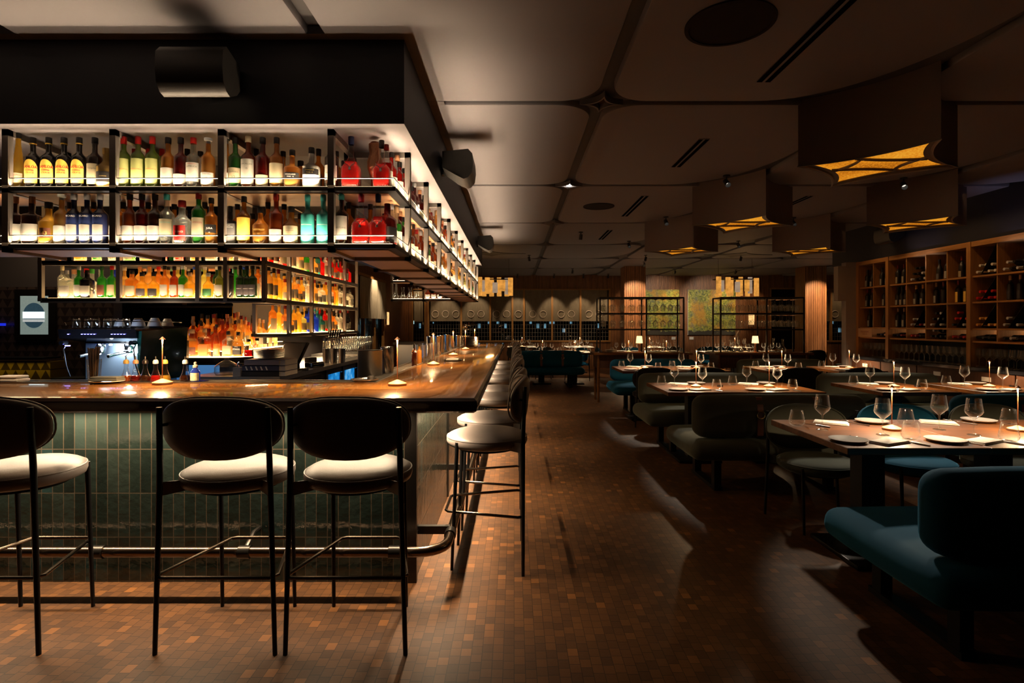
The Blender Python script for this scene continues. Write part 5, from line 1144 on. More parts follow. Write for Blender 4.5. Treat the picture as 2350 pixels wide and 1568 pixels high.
# place settings
def make_plate(): return MB().lathe([(0, .0), (.05, 0), (.092, .009), (.100, .015), (.101, .017), (.097, .0165), (.05, .006), (0, .006)], 40, cap=False).mesh('plate', M['plate'], 40)
PM = make_plate(); PM_shaded = PM.copy(); PM_shaded.materials.clear(); PM_shaded.materials.append(M['plate_grey'])  # shaded copy of the white plate, its shade put into the colour
def napk():
    mb = MB(); 
    for k in range(3): mb.rbox(-.105+.003*k, -.055+.002*k, .001+.0045*k, .105-.005*k, .055, .005+.0045*k, .002, 2)
    return mb.mesh('napkin', M['linen'], 50)
NM = napk()
def fork():
    mb = MB(); mb.tube([(0, -.10, .004), (0, -.03, .005), (0, .03, .006)], [.0045, .003, .0026], 8); mb.tube([(0, .03, .006), (0, .045, .006), (0, .06, .008)], [.003, .010, .009], 8)
    for k in range(4): mb.tube([(-.009+.006*k, .058, .008), (-.009+.006*k, .085, .009), (-.009+.006*k, .098, .012)], .0014, 6)
    return mb.mesh('fork', M['steel'], 60)
def knife():
    mb = MB(); mb.tube([(0, -.12, .004), (0, -.06, .005), (0, -.02, .005)], [.005, .006, .004], 8); mb.add([(-.002, -.02, .003), (.009, -.01, .003), (.009, .08, .003), (-.002, .105, .003), (-.002, -.02, .006), (.009, -.01, .004), (.009, .08, .004), (-.002, .105, .006)], [(0, 3, 2, 1), (4, 5, 6, 7), (0, 1, 5, 4), (1, 2, 6, 5), (2, 3, 7, 6), (3, 0, 4, 7)])
    return mb.mesh('knife', M['steel'], 40)
FM, KM = fork(), knife(); TZ = .7503
CNT = {}
def item(kind, x, y, where, rz=0, grey=False, sca=None):
    me = {'plate': PM_shaded if grey else PM, 'napkin': NM, 'wine_glass': WGM, 'tumbler': TGM, 'fork': FM, 'knife': KM}[kind]
    CNT[(kind, where)] = i = CNT.get((kind, where), 0)+1
    desc = {'plate': 'small round white bread plate', 'napkin': 'folded white linen napkin', 'wine_glass': 'large clear stemmed wine glass', 'tumbler': 'stemless clear water tumbler', 'fork': 'steel table fork', 'knife': 'steel table knife'}[kind]
    if grey: desc = 'white bread plate shaded grey'  # plate lying in shade, painted grey for it
    cat = kind.replace('_', ' ')
    return put({'plate': 'bread_plate', 'napkin': 'linen_napkin', 'fork': 'table_fork', 'knife': 'table_knife'}.get(kind, kind), me, '%s, %s from the left, %s' % (desc, NUM[i-1], where), cat, kind.replace('_', ' ')+'s on the dining tables', (x, y, TZ), (0, 0, rz), sca)
def setting(x, y, side, where):        # side +1: guest sits at the near edge, -1: far edge
    s = side
    item('plate', x-.24*s, y+.0*s, where); item('napkin', x-.02*s, y-.02*s, where, .12 if s < 0 else PI/2-.2+.0)
    item('knife', x+.12*s, y, where, .0 if s > 0 else PI); item('fork', x-.13*s, y, where, 0 if s > 0 else PI)
    item('wine_glass', x+.06*s, y+.20*s, where); item('tumbler', x+.17*s, y+.13*s, where)
WN = 'near side of the front table row'; WF = 'far side of the front table row'
# front row, measured one by one
for k, x, y, rz, gr in (('plate', 1.905, 3.18, 0, 1), ('plate', 2.457, 3.18, 0, 0), ('napkin', 2.115, 3.14, .45, 0), ('napkin', 2.66, 3.16, .45, 0), ('wine_glass', 2.22, 3.36, 0, 0), ('wine_glass', 2.77, 3.36, 0, 0), ('tumbler', 2.30, 3.235, 0, 0), ('tumbler', 2.83, 3.19, 0, 0),
                 ('knife', 2.23, 3.16, .35, 0), ('knife', 2.77, 3.18, .35, 0), ('fork', 2.01, 3.20, .35, 0), ('fork', 2.56, 3.2, .35, 0), ('plate', 3.05, 3.18, 0, 0), ('napkin', 3.28, 3.16, .4, 0), ('wine_glass', 3.40, 3.38, 0, 0)):
    item(k, x, y, WN, rz, bool(gr))
for k, x, y, rz in (('plate', 2.43, 3.79, 0), ('plate', 3.19, 3.83, 0), ('napkin', 2.13, 3.75, -.55), ('napkin', 2.86, 3.76, -.5), ('wine_glass', 1.95, 3.53, 0), ('wine_glass', 2.69, 3.53, 0), ('tumbler', 1.865, 3.68, 0), ('tumbler', 2.62, 3.73, 0), ('tumbler', 3.32, 3.74, 0), ('knife', 1.98, 3.70, .5), ('fork', 2.28, 3.74, .5), ('fork', 3.02, 3.78, .5), ('wine_glass', 3.46, 3.56, 0)):
    item(k, x, y, WF, rz)
lamp(2.39, 3.53, .75, 'slim copper rod lamp in the middle of the front dining table', 1.5); lamp(3.16, 3.50, .75, 'slim copper rod lamp at the right end of the front dining table', 1.5)
lamp(3.9, 3.5, .75, 'slim copper rod lamp just beyond the right frame edge on the front table', 1.2)
for rn, y in (('middle', 5.93), ('third', 8.42)):
    xs = RT[rn][1]
    for ti, x in enumerate(xs):
        wn = 'near side of the %s dining row' % rn; wf = 'far side of the %s dining row' % rn
        ox = -.02
        item('plate', x-.22+ox, y-.29, wn); item('napkin', x+.0+ox, y-.30, wn, .45); item('wine_glass', x+.06, y-.12, wn); item('tumbler', x+.18, y-.2, wn)
        item('knife', x+.12, y-.30, wn, .35); item('fork', x-.10, y-.28, wn, .35)
        item('plate', x+.14, y+.32, wf); item('napkin', x-.08, y+.27, wf, -.5); item('wine_glass', x-.17, y+.09, wf); item('tumbler', x-.28, y+.20, wf)
        lamp(x+.04, y+.02, .75, 'slim copper rod lamp on the %s table of the %s row' % (NUM[ti], rn), 1.2)
        if rn == 'middle': put('dish', BM.get('dish') or BM.setdefault('dish', MB().lathe([(0, 0), (.03, 0), (.034, .016), (.03, .016), (.026, .005), (0, .005)], 16, cap=False).mesh('dish', M['black_gloss'])), 'small dark butter dish on the %s table of the middle row' % NUM[ti], 'dish', 'small dark dishes', (x+.30, y+.03, TZ))
# ------------------------------------------------------------------ dining chairs
GCH = 'velvet dining chairs'
c0 = make_seat('dining_chair', 'grey-green velvet chair at the left of the front table, far side', 'chair', GCH, .47, .83, .34, .60, M['green'], rail=False, R=.265, rs=.275, fs_=.2, RD=.22)
c0.location = (2.15, 3.95, 0); c0.rotation_euler = (0, 0, PI); CH = snap(c0)
def recol(tree_root, mat):
    for o in tree_root.children_recursive:
        if o.type == 'MESH' and o.data.materials[0].name == 'grey_green_velvet':
            key = o.data.name+mat.name
            if key not in BM: me = o.data.copy(); me.materials.clear(); me.materials.append(mat); BM[key] = me
            o.data = BM[key]
    return tree_root
def chair(x, y, rz, label, mat=None, sca=None):
    o = dup(CH, (x, y, 0), rz, label, sca=sca)
    if mat: bpy.context.view_layer.update(); recol(o, mat)
    return o
chair(2.83, 3.97, PI, 'teal velvet chair, second on the far side of the front table', M['teal'])
chair(3.50, 3.96, PI, 'grey-green velvet chair, third on the far side of the front table')
for x, lb in ((1.94, 'left of two black-backed chairs at the third dining row'), (2.66, 'right of two black-backed chairs at the third dining row'), (3.95, 'black-backed chair at the third row beyond the wine tables'), (4.83, 'black-backed chair nearest the wine wall, third row')):
    chair(x, 7.88, 0, lb, M['blackvelvet'])
for i, (x, y, rz, m) in enumerate(((.75, 14.55, PI, 'green'), (1.55, 14.0, PI/2+.5, 'teal'), (.1, 14.5, PI, 'green'), (2.35, 14.3, -PI/2, 'teal'), (3.0, 14.2, PI, 'teal'), (4.2, 14.6, PI, 'green'), (5.1, 14.5, PI, 'teal'), (6.9, 13.0, .3, 'green'), (5.75, 14.9, PI+.2, 'teal'), (7.9, 13.2, .5, 'green'), (-2.35, 10.9, -PI/2+.3, 'green'))):
    chair(x, y, rz, ('%s velvet chair near the back wall, %s from the left' % ({'green': 'grey-green', 'teal': 'teal'}[m], NUM[i])) if i < 10 else 'teal-grey velvet chair beyond the far end of the work counter', M[m] if m == 'teal' else None)
# ------------------------------------------------------------------ benches
def make_bench(Wd=1.52):
    """guest faces +Y; back at y=0, seat runs to y=.85; origin at the left back corner on the floor"""
    t = thing('bench_seat', 'x', 'bench', (0, 0, 0), 0, 'velvet benches'); f = M['green']
    MB().rbox(0, -.02, .30, Wd, .84, .455, .07, 5, puff=.02).ob('seat', f, t, sharp=0)
    MB().rbox(.05, .06, .475, Wd-.05, .22, .82, .078, 6, puff=.015).ob('backrest', f, t, sharp=0)
    for x in (.28, Wd-.28):
        for y in (.25, .76): MB().box(x-.03, y-.035, .03, x+.03, y+.035, .31).ob('leg', M['black_metal'], t)
        MB().box(x-.035, .20, 0, x+.035, .82, .03).ob('floor_bar', M['black_metal'], t)
        MB().box(x-.012, .10, .40, x+.012, .16, .5).ob('back_bracket', M['black_metal'], t)
    for x in (.57, 1.04):
        mb = MB(); pts = [(.215, .64), (.225, .72), (.20, .80), (.14, .828), (.08, .805), (.052, .74), (.046, .66), (.050, .50), (.09, .478)]; vs = []
        for y, z in pts: vs += [(x-.025, y, z), (x+.025, y, z)]
        vs2 = [(a, b+(.004 if b > .14 else -.004), c+(.004 if c > .8 else 0)) for a, b, c in vs]; n = len(vs)
        mb.add(vs2, [(2*k, 2*k+1, 2*k+3, 2*k+2) for k in range(len(pts)-1)]); s_ = mb.ob('strap', M['strap'], t)
        MB().tube([(x+.032*math.cos(a*PI/10), .034, .672+.032*math.sin(a*PI/10)) for a in range(20)], .005, 8, closed=True).ob('ring', M['brass'], s_)
    return t
b0 = make_bench(); BN = snap(b0); bu = [0]
def bench(x, y, flip, label, mat=None):
    if not bu[0]: bu[0] = 1; o = b0; o.location = (x, y, 0); o['label'] = label
    else: o = dup(BN, (x+(1.52 if flip else 0), y, 0), PI if flip else 0, label)
    if mat: bpy.context.view_layer.update(); recol(o, mat)
    return o
bench(1.46, 4.55, False, 'grey-green velvet bench with leather straps on the near side of the middle row')
bench(3.64, 4.55, False, 'teal velvet bench with strap on the near side of the tables by the wine wall', M['teal'])
bench(1.46, 7.0-.12, True, 'grey-green velvet bench on the far side of the middle row, next to the aisle')
bench(3.62, 7.0-.12, True, 'grey-green velvet bench on the far side of the tables by the wine wall')
bench(1.58, 9.55, True, 'teal velvet bench at the far side of the third row, next to the aisle', M['teal'])
bench(3.72, 9.55, True, 'grey-green velvet bench at the far side of the third row, right side')
bench(1.64, 2.15, False, 'large dark teal velvet bench in the front right corner', M['teal'])
bench(.03, 12.25, False, 'teal velvet bench with two leather straps far down the aisle', M['teal'])
# ------------------------------------------------------------------ far tables
FT_ = [(.65, 13.35), (1.43, 13.35), (2.7, 13.3), (3.6, 13.3), (4.9, 13.3), (6.0, 13.3), (1.9, 16.4), (.2, 16.4), (3.9, 16.2), (6.3, 16.0), (9.2, 14.0), (8.6, 13.2)]
for i, (x, y) in enumerate(FT_):
    wr = 'table %s' % ('between the far bench and the windows' if i < 2 else 'behind the glass racks' if i < 6 else 'by the back wall'); wr = '%s far table' % NUM[i]
    table(x, y, 'white-set table at the back of the room, %s of the far tables' % NUM[i])
    o = tag(MB().rbox(-.40, -.46, 0, .40, .46, .006, .002, 1).ob('tablecloth', M['linen'], None, (x, y, .7505)), 'white cloth on the %s' % wr, 'tablecloth', 'white cloths on far tables')
    for k, (dx, dy) in enumerate(((-.26, -.3), (.12, -.3), (-.1, .3), (.26, .3))):
        put('bread_plate', PM, 'white plate on the %s, %s of four' % (wr, NUM[k]), 'plate', 'plates on the %s' % wr, (x+dx, y+dy, .757))
    for k, (dx, dy) in enumerate(((-.12, -.15), (.24, -.12), (-.24, .12), (.1, .15), (.02, -.28))):
        put('wine_glass', WGL, 'wine glass on the %s, %s of five' % (wr, NUM[k]), 'wine glass', 'wine glasses on the %s' % wr, (x+dx, y+dy, .757))
    for k, (dx, dy) in enumerate(((-.02, -.08), (.33, -.2), (-.33, .2))):
        put('tumbler', TGM, 'water tumbler on the %s, %s of three' % (wr, NUM[k]), 'tumbler', 'tumblers on the %s' % wr, (x+dx, y+dy, .757))
    lamp(x+.03, y, .757, 'slim rod lamp glowing on the %s' % wr, 1.2)
# ------------------------------------------------------------------ wine wall
WXX = 5.46; RZ = [2.36, 1.993, 1.685, 1.37, 1.22, .92]
ww = thing('wine_cabinet', 'tall oak wine shelving filled with bottles along the right wall', 'wine shelving', (0, 0, 0))
POST = [8.83, 8.13, 6.67, 5.21, 3.75]
for y in POST: MB().box(WXX-.03, y-.03, .88, WXX+.45, y+.03, 2.40).ob('upright', M['oak_z'], ww, sharp=20)
MB().box(WXX-.02, 3.75, 2.34, WXX+.45, 8.83, 2.40).ob('top_board', M['oak'], ww, sharp=20)
COLY = []
for a, b, n in ((8.13, 8.83, 2), (6.67, 8.13, 4), (5.21, 6.67, 4), (3.75, 5.21, 4)):
    w = (b-a)/n
    for k in range(n): COLY.append((b-w*(k+1)+.01, b-w*k-.01))
    for k in range(1, n): MB().box(WXX, a+w*k-.008, 1.22, WXX+.42, a+w*k+.008, 2.34).ob('divider', M['oak_z'], ww, sharp=20)
    for z in RZ[1:5]: MB().box(WXX-.005, a+.03, z-.02, WXX+.42, b-.03, z).ob('shelf_board', M['oak'], ww, sharp=20)
MB().box(WXX+.42, 3.75, .9, WXX+.45, 8.83, 2.34).ob('back_panel', M['black'], ww)
MB().box(WXX-.14, 3.75, .88, WXX+.45, 8.86, .92).ob('worktop', M['black_gloss'], ww)
for k, (a, b) in enumerate(((8.13, 8.83), (7.4, 8.13), (6.67, 7.4), (5.94, 6.67), (5.21, 5.94), (4.48, 5.21))):
    d = MB().box(WXX-.12, a+.01, .1, WXX-.10, b-.01, .87).ob('door', M['walnut_dark'], ww); MB().box(WXX-.128, (a+b)/2-.06, .77, WXX-.12, (a+b)/2+.06, .82).ob('label_plate', M['paper'], d)
MB().box(WXX-.10, 3.75, 0, WXX+.45, 8.86, .88).ob('carcass', M['walnut_dark'], ww)
MB().box(WXX+.40, 3.8, 1.352, WXX+.41, 8.8, 1.36).ob('led_strip', M['led'], ww)
area('wine_led', (WXX+.36, 6.3, 1.345), .02, 5.0, 7, 24, (0, .5, 0))
GW = 'wine bottles in the oak wine shelving'
ctr = [0]
def wlab(c, r, k, what): return '%s, %s in bin, %s column, %s row, wine shelving' % (what, NUM[k], NUM[c], NUM[r])
def stand(c, r, specs):
    a, b = COLY[c]; n = len(specs)
    for k, (kd, cp, lb) in enumerate(specs):
        y = b-.045-(b-a-.09)*(k/(max(1, n-1)) if n > 1 else .5) if n > 2 else b-.10-.13*k
        small_bottle(kd, 'black', cp, lb, (WXX+.10, y, RZ[r+1]+.001), -PI/2-.35, wlab(c, r, k, 'standing bottle, %s cap' % cp), GW, (.08, .62) if lb != 'yellow' else (.05, .8), .9, 'wine_bottle', True)
LYM = {}
def lying(c, r, cols, rows=3):
    a, b = COLY[c]; k = 0; z0 = RZ[r+1]+.042; i = 0
    for row in range(rows):
        n = max(1, (4 if len(cols) > 5 else 3)-row)
        for j in range(n):
            if i >= len(cols): return
            cp = cols[i]; y = b-.05-(j+row*.5)*.082; y = max(a+.045, y)
            o = small_bottle('wine', 'black', cp, None, (WXX+.335, y, z0+row*.074), 0, wlab(c, r, i, 'lying bottle, %s end' % cp), GW, sc_=1, name='wine_bottle', opaque=True); o.rotation_euler = (0, -PI/2, 0); i += 1
W3 = [('wine', 'black', 'white')]; w, bk = 'white', 'black'
stand(0, 0, [('wine', 'black', 'white'), ('burg', 'black', 'white'), ('wine', 'black', 'white')]); stand(1, 0, [('wine', 'black', 'white')]*3)
stand(0, 1, [('wine', 'dark red', 'white'), ('wine', 'dark red', 'cream'), ('burg', 'black', 'pink')]); stand(1, 1, [('wine', 'black', 'white'), ('wine', 'black', 'white')])
stand(0, 2, [('wine', 'black', 'white'), ('wine', 'olive', 'white')]); stand(1, 2, [('burg', 'black', 'dark'), ('burg', 'black', 'dark')])
lying(1, 3, ['black', 'dark blue', 'cork', 'black'], 1)
stand(2, 0, [('wine', 'dark red', 'cream'), ('wine', 'dark red', 'cream'), ('wine', 'black', 'white')]); lying(3, 0, ['silver', 'black', 'black', 'silver', 'black', 'black', 'silver', 'black', 'black'], 3)
stand(4, 0, [('burg', 'black', 'grey'), ('wine', 'black', 'white')]); stand(5, 0, [('burg', 'dark red', 'cream'), ('wine', 'white', 'white')])
stand(2, 1, [('burg', 'black', 'white'), ('burg', 'black', 'white'), ('burg', 'pink', 'white'), ('burg', 'orange', 'white')]); stand(3, 1, [('burg', 'orange', 'white'), ('burg', 'orange', 'white'), ('burg', 'copper', 'white')])
stand(4, 1, [('wine', 'cork', 'white'), ('wine', 'dark red', None), ('wine', 'copper', 'grey')]); stand(5, 1, [('wine', 'dark red', 'yellow'), ('wine', 'dark red', 'yellow'), ('wine', 'black', 'white')])
stand(2, 2, [('wine', 'copper', 'white'), ('wine', 'copper', 'white'), ('burg', 'black', 'white')]); lying(3, 2, ['silver', 'silver', 'dark red', 'silver', 'silver', 'silver'], 3)
lying(4, 2, ['silver', 'black', 'silver', 'black', 'black', 'silver', 'black', 'black', 'silver'], 3); lying(5, 2, ['black', 'black', 'silver', 'red', 'red', 'red', 'red', 'red'], 3)
for c, cols in ((2, ['black', 'dark blue', 'dark red', 'dark blue']), (3, ['red', 'dark red', 'black', 'black']), (4, ['black', 'black', 'black', 'black', 'silver', 'black', 'black']), (5, ['red', 'dark red', 'red', 'red'])): lying(c, 3, cols, 1 if c != 4 else 2)
lying(6, 0, ['white']*7, 3); lying(6, 1, ['red']*7, 3); lying(6, 2, ['orange']*6, 3); lying(6, 3, ['black']*4, 1)
lying(7, 0, ['silver', 'black', 'silver', 'black', 'silver', 'black'], 3); stand(7, 1, [('wine', 'cork', 'dark'), ('wine', 'copper', 'dark'), ('burg', 'black', 'white')]); lying(7, 2, ['silver', 'black', 'silver', 'silver', 'black'], 3); lying(7, 3, ['black', 'silver', 'black', 'black'], 1)
lying(8, 0, ['black', 'silver', 'black', 'black'], 2); stand(8, 1, [('burg', 'black', 'white')]*2); lying(8, 2, ['red', 'black', 'red'], 2); stand(9, 0, [('wine', 'cork', 'cream')]*2); stand(9, 1, [('wine', 'black', 'white')]*2); lying(9, 2, ['silver']*4, 2)
for c, r in ((3, 2), (4, 2), (5, 2), (6, 0), (6, 1), (6, 2), (7, 2)):       # slanting dividers of the bins
    a, b = COLY[c]; mb = MB(); z0, z1 = RZ[r+1]+.01, RZ[r]-.03
    mb.add([(WXX+.01, b-.12, z0), (WXX+.40, b-.12, z0), (WXX+.40, a+.01, z1), (WXX+.01, a+.01, z1), (WXX+.01, b-.13, z0+.006), (WXX+.40, b-.13, z0+.006), (WXX+.40, a+.01, z1+.008), (WXX+.01, a+.01, z1+.008)], [(0, 1, 2, 3), (4, 7, 6, 5), (0, 4, 5, 1), (3, 2, 6, 7), (0, 3, 7, 4), (1, 5, 6, 2)])
    mb.ob('slanting_divider', M['dark_steel'], ww)
t = thing('wine_crate', 'small pale wooden wine crate on the shelf at the far end of the wine shelving', 'crate', (WXX+.08, 8.62, 1.221)); MB().rbox(-.12, -.17, 0, .26, .17, .135, .003, 1).ob('body', pbr('pale_crate', (.50, .32, .18), .6, var=.15, vs=14, stretch=(1, 8, 1)), t)
ob('lettering', textmesh('PULLIGNAN', .035, INK['maroon']), t, (-.123, 0, .08), (0, 0, -PI/2)); ob('lettering', textmesh('GRAND VIN', .02, INK['maroon']), t, (-.123, 0, .045), (0, 0, -PI/2))
gl = 'row of identical clear wine glasses on the dark worktop under the wine bottles'
for r in range(2):
    for i in range(33):
        y = 8.75-.098*i-.04*r
        if min(abs(y-p) for p in POST) < .06 or y < 5.9: continue
        put('wine_glass', WGL, 'wine glass on the worktop below the wine bottles, %s from the far end, %s line' % (NUM[i], ('front', 'rear')[r]), 'wine glass', 'wine glasses under the wine shelves', (WXX+.04+.11*r, y, .921), sca=.95)
# front light on the shelving and bluish scallops on the bulkhead above it
area('wine_wash', (4.95, 6.4, 2.86), .06, 4.0, 3.4, 24, (0, -.62, 0), 1.3)
for y in (4.6, 6.0, 7.4): spot('bulkhead_wash', (5.28, y, 2.05), (5.47, y, 2.6), 6, 95, (.62, .62, 1), .9, .02)
# ------------------------------------------------------------------ glass racks on cabinets
def rack(x0, x1, label, nm):
    t = thing('glass_rack', label, 'rack', (0, 0, 0)); y0, y1 = 10.1, 10.55; g = M['dark_steel']
    c = t
    for x in (x0+.03, x1-.03, x0+.62, ):
        for y in (y0+.03, y1-.03): MB().cyl((x, y, 0), (x, y, .86), .022, .03, 12).ob('leg', M['walnut'], t)
    MB().box(x0-.06, y0-.03, .86, x1+.06, y1+.05, .90).ob('top', M['walnut'], t)
    MB().box(x0, y0+.02, .62, x1, y1, .86).ob('drawer_case', M['walnut_dark'], t)
    MB().box(x0+.70, y0+.04, .12, x1-.02, y1, .62).ob('cabinet', M['walnut_dark'], t)
    xm = x0+(x1-x0)*.54
    for x in (x0+.06, xm, x1-.09):
        for y in (y0+.03, y1-.03): MB().box(x-.012, y-.012, .90, x+.012, y+.012, 1.90).ob('post', M['shelf_metal'] if 0 else g, t)
    for z in (1.90, 1.61, 1.32):
        for y in (y0+.03, y1-.03): MB().box(x0+.06, y-.01, z-.013, x1-.09, y+.01, z+.013).ob('rail', g, t)
        for x in (x0+.06, xm, x1-.09): MB().box(x-.01, y0+.03, z-.01, x+.01, y1-.03, z+.01).ob('cross_rail', g, t)
    for z in (1.872, 1.582):
        for k, (a, b) in enumerate(((x0+.14, xm-.06), (xm+.07, x1-.15))):
            for j in range(5):
                xx = a+(b-a)*j/4
                MB().box(xx-.004, y0+.05, z-.004, xx+.004, y1-.05, z+.004).ob('hanger', M['chrome'], t)
                for yy in (y0+.10, y0+.20, y0+.32):
                    put('wine_glass', WGL, 'glass hanging in the %s rack, %s rail, %s hanger, %s' % (nm, 'upper' if z > 1.7 else 'lower', NUM[j+5*k], 'front' if yy < y0+.15 else 'middle' if yy < y0+.25 else 'rear'), 'wine glass', 'glasses hanging in the %s rack' % nm, (xx+(.022 if k else .0)*((yy-y0-.2)/.1), yy, z+.004), (PI, 0, 0), .98)
    return t
rack(1.50, 3.17, 'tall metal glass rack on a wooden cabinet left, in front of the first painting', 'left')
rack(3.69, 5.35, 'tall metal glass rack on a wooden cabinet right, with the decanters', 'right')
def small_lamp(x, y, z, label):
    t = thing('desk_lamp', label, 'lamp', (x, y, z), 0, 'small lamps on the rack cabinets')
    MB().lathe([(0, 0), (.045, 0), (.045, .01), (.018, .02), (.022, .12), (.02, .2), (0, .2)], 16).ob('base', M['copper'], t); MB().lathe([(.062, .17), (.048, .30)], 24, cap=False).ob('lamp_shade', M['lampshade'], t)
    point('desk_lamp_light', (x, y-.085, z+.24), 2.2, 24, .03)
small_lamp(2.30, 10.25, .90, 'small glowing shaded lamp on the left rack cabinet'); small_lamp(4.43, 10.25, .90, 'small glowing shaded lamp on the right rack cabinet')
DEC = [(.001, .004), (.05, .002), (.085, .01), (.088, .03), (.05, .07), (.02, .12), (.016, .19), (.022, .25)]
dm = glassmesh('decanter', DEC, 20)
for i, (x, s) in enumerate(((2.55, .85), (2.75, 1), (2.95, .95), (3.85, .95), (3.98, 1), (4.13, .9), (4.25, 1.0), (4.78, 1.05), (4.95, 1))): put('decanter', dm, 'clear glass decanter on the %s rack cabinet, %s from the left' % ('left' if x < 3.3 else 'right', NUM[i if x < 3.3 else i-3]), 'decanter', 'decanters on the rack cabinets', (x, 10.28, .90), sca=s)
t = thing('swan_decanter', 'tall curved horn-shaped glass decanter on the right rack cabinet', 'decanter', (4.22, 10.45, .90))
MB().tube([(.0, 0, .02), (-.02, 0, .06), (-.06, 0, .14), (-.06, 0, .25), (-.02, 0, .36), (.03, 0, .45), (.055, 0, .49)], [.10, .09, .06, .04, .028, .016, .008], 16).ob('body', M['glass'], t)
for i in range(5): lathething('side_plate', 'plate in the small stack on the left rack cabinet, %s up' % NUM[i], 'plate', 'plates on the left rack cabinet', PLT, M['plate'], (1.78, 10.28, .901+.009*i), sca=(1.1, 1.1, .8))
# ------------------------------------------------------------------ star pendants
amb = NT('amber_hammered_glass'); co = amb.n('TexCoord').outputs['Object']; vz = amb.n('TexVoronoi', None, Vector=co, Scale=70.0).outputs[0]
rd = amb.n('TexNoise', None, Vector=co, Scale=2.2, Detail=1.0).outputs[0]
ac = amb.ramp(amb.math('ADD', amb.math('MULTIPLY', vz, .35), amb.math('MULTIPLY', rd, .8)), [(.35, (.30, .075, .003)), (.6, (.80, .26, .012)), (.9, (1, .48, .04))])
M['amber_glass'] = amb.out(amb.n('Emission', None, Color=ac, Strength=.85).outputs[0])
M['pend'] = pbr('pendant_brown_metal', (.17, .13, .115), .5, .2); M['lead'] = pbr('leading', (.085, .055, .04), .4, .5)
def pendant(x, y, label):
    H = .465; t = thing('star_pendant', label, 'ceiling lamp', (x, y, 2.94-H+.04), 0, 'star-shaped ceiling lamps'); n = 12; hd = .555
    o = star(hd, .575, .42, n); i_ = star(hd-.02, .555, .42, n); k = len(o)
    vs = [(a, b, 0) for a, b in o]+[(a, b, 0) for a, b in i_]+[(a, b, H+.004) for a, b in i_]+[(a, b, H+.004) for a, b in o]
    MB().add(vs, [(q*k+i, q*k+(i+1) % k, ((q+1) % 4)*k+(i+1) % k, ((q+1) % 4)*k+i) for q in range(4) for i in range(k)]).ob('lamp_shade', M['pend'], t, sharp=25)
    e = star(hd+.003, .578, .42, n); MB().tube([(a, b, .0) for a, b in e], .004, 6, closed=True).ob('bottom_rim', M['brass'] if 0 else M['shelf_metal'], t)
    gs = star(hd-.035, .54, .44, n); MB().prism(gs, .025, .032).ob('glass_panel', M['amber_glass'], t)
    mb = MB(); kk = len(gs); g2 = star(hd-.085, .49, .44, n)
    mb.add([(a, b, .012) for a, b in star(hd-.02, .555, .42, n)]+[(a, b, .012) for a, b in g2], [(i, (i+1) % kk, kk+(i+1) % kk, kk+i) for i in range(kk)])
    c = .20
    P4 = [(c, c*.02+.13), (c, -.13), (-c, -.13), (-c, .13)]
    def bow(a, b, bul): return [((a[0]*(1-s)+b[0]*s)+bul[0]*4*s*(1-s), (a[1]*(1-s)+b[1]*s)+bul[1]*4*s*(1-s), .014) for s in [i/8 for i in range(9)]]
    for a, b, bl in (((.21, .16), (.21, -.16), (-.035, 0)), ((-.21, .16), (-.21, -.16), (.035, 0)), ((-.24, .14), (.24, .14), (0, -.03)), ((-.24, -.14), (.24, -.14), (0, .03))): mb.tube(bow(a, b, bl), .010, 6)
    mb.ob('leading', M['lead'], t, sharp=30)
    return t
k = 0
for y, nm in ((3.88, 'nearest'), (6.18, 'second'), (8.44, 'third')):
    for x, sd in ((2.53, 'aisle side'), (4.46, 'wine wall side')):
        if y < 4 and x > 3: continue
        pendant(x, y, 'star-shaped dark lamp with amber glass, %s row, %s' % (nm, sd))
        area('pendant_light', (x, y, 2.50), .3, .3, 1.0, 22)
# ------------------------------------------------------------------ ceiling spots, vents, round speakers
M['spot_bulb'] = emi('spot_bulb', (1, .9, .75), 1.2)
def fixture(x, y, to, label, on):
    t = thing('ceiling_spotlight', label, 'spotlight', (x, y, 2.94), 0, 'small ceiling spotlights')
    MB().cyl((0, 0, -.012), (0, 0, 0), .035, n=16).ob('base', M['black'], t); MB().cyl((0, 0, -.05), (0, 0, -.01), .008, n=8).ob('stem', M['black'], t)
    d = (Vector(to)-Vector((x, y, 2.86))).normalized(); p = Vector((0, 0, -.075)); a = p-d*.035; b = p+d*.05
    mb = MB(); mb.cyl(a, b, .026, .028, 16, cap=False); mb.cyl(a, a+d*.004, .026, n=16); mb.ob('head', M['black'], t)
    MB().cyl(p-d*.012, p-d*.008, .023, n=14).ob('bulb', M['spot_bulb'], t)
for i, (f, tt, w, dg) in enumerate(SPOTS): fixture(f[0], f[1], tt, 'small black ceiling spotlight, %s of those aimed at the tables' % NUM[i], True)
ART = [((4.5, 15.6, 2.86), (4.6, 17.7, 1.9), 27, 62, 35), ((6.2, 15.6, 2.86), (6.2, 17.7, 1.9), 27, 62, 35), ((3.17, 13.6, 2.9), (3.17, 14.6, 1.9), 60, 60, 27), ((7.92, 13.6, 2.9), (7.92, 14.6, 1.9), 70, 60, 27), ((-3.0, 13.2, 2.9), (-3.4, 13.4, 1.6), 22, 80, 30)]
for x in (-2.2, -1.2, .1, 1.21, 2.1, 2.85): ART.append(((x, 16.9, 2.9), (x+.02, 17.7, 1.6), 16, 50, 30))
for i, (f, to, w_, dg, kk) in enumerate(ART):
    spot('wall_spot', (f[0], f[1], 2.80), to, w_*4, dg, kk, .6, .02); fixture(f[0], f[1], to, 'small ceiling spotlight near the back wall, %s of that set' % NUM[i], True)
for x in [3.6, 5.0, 6.6, 7.5, 9.3, 10.4, -3.0]: spot('wall_spot', (x, 17.2, 2.9), (x, 17.7, 1.3), 26, 80, 27, .8)
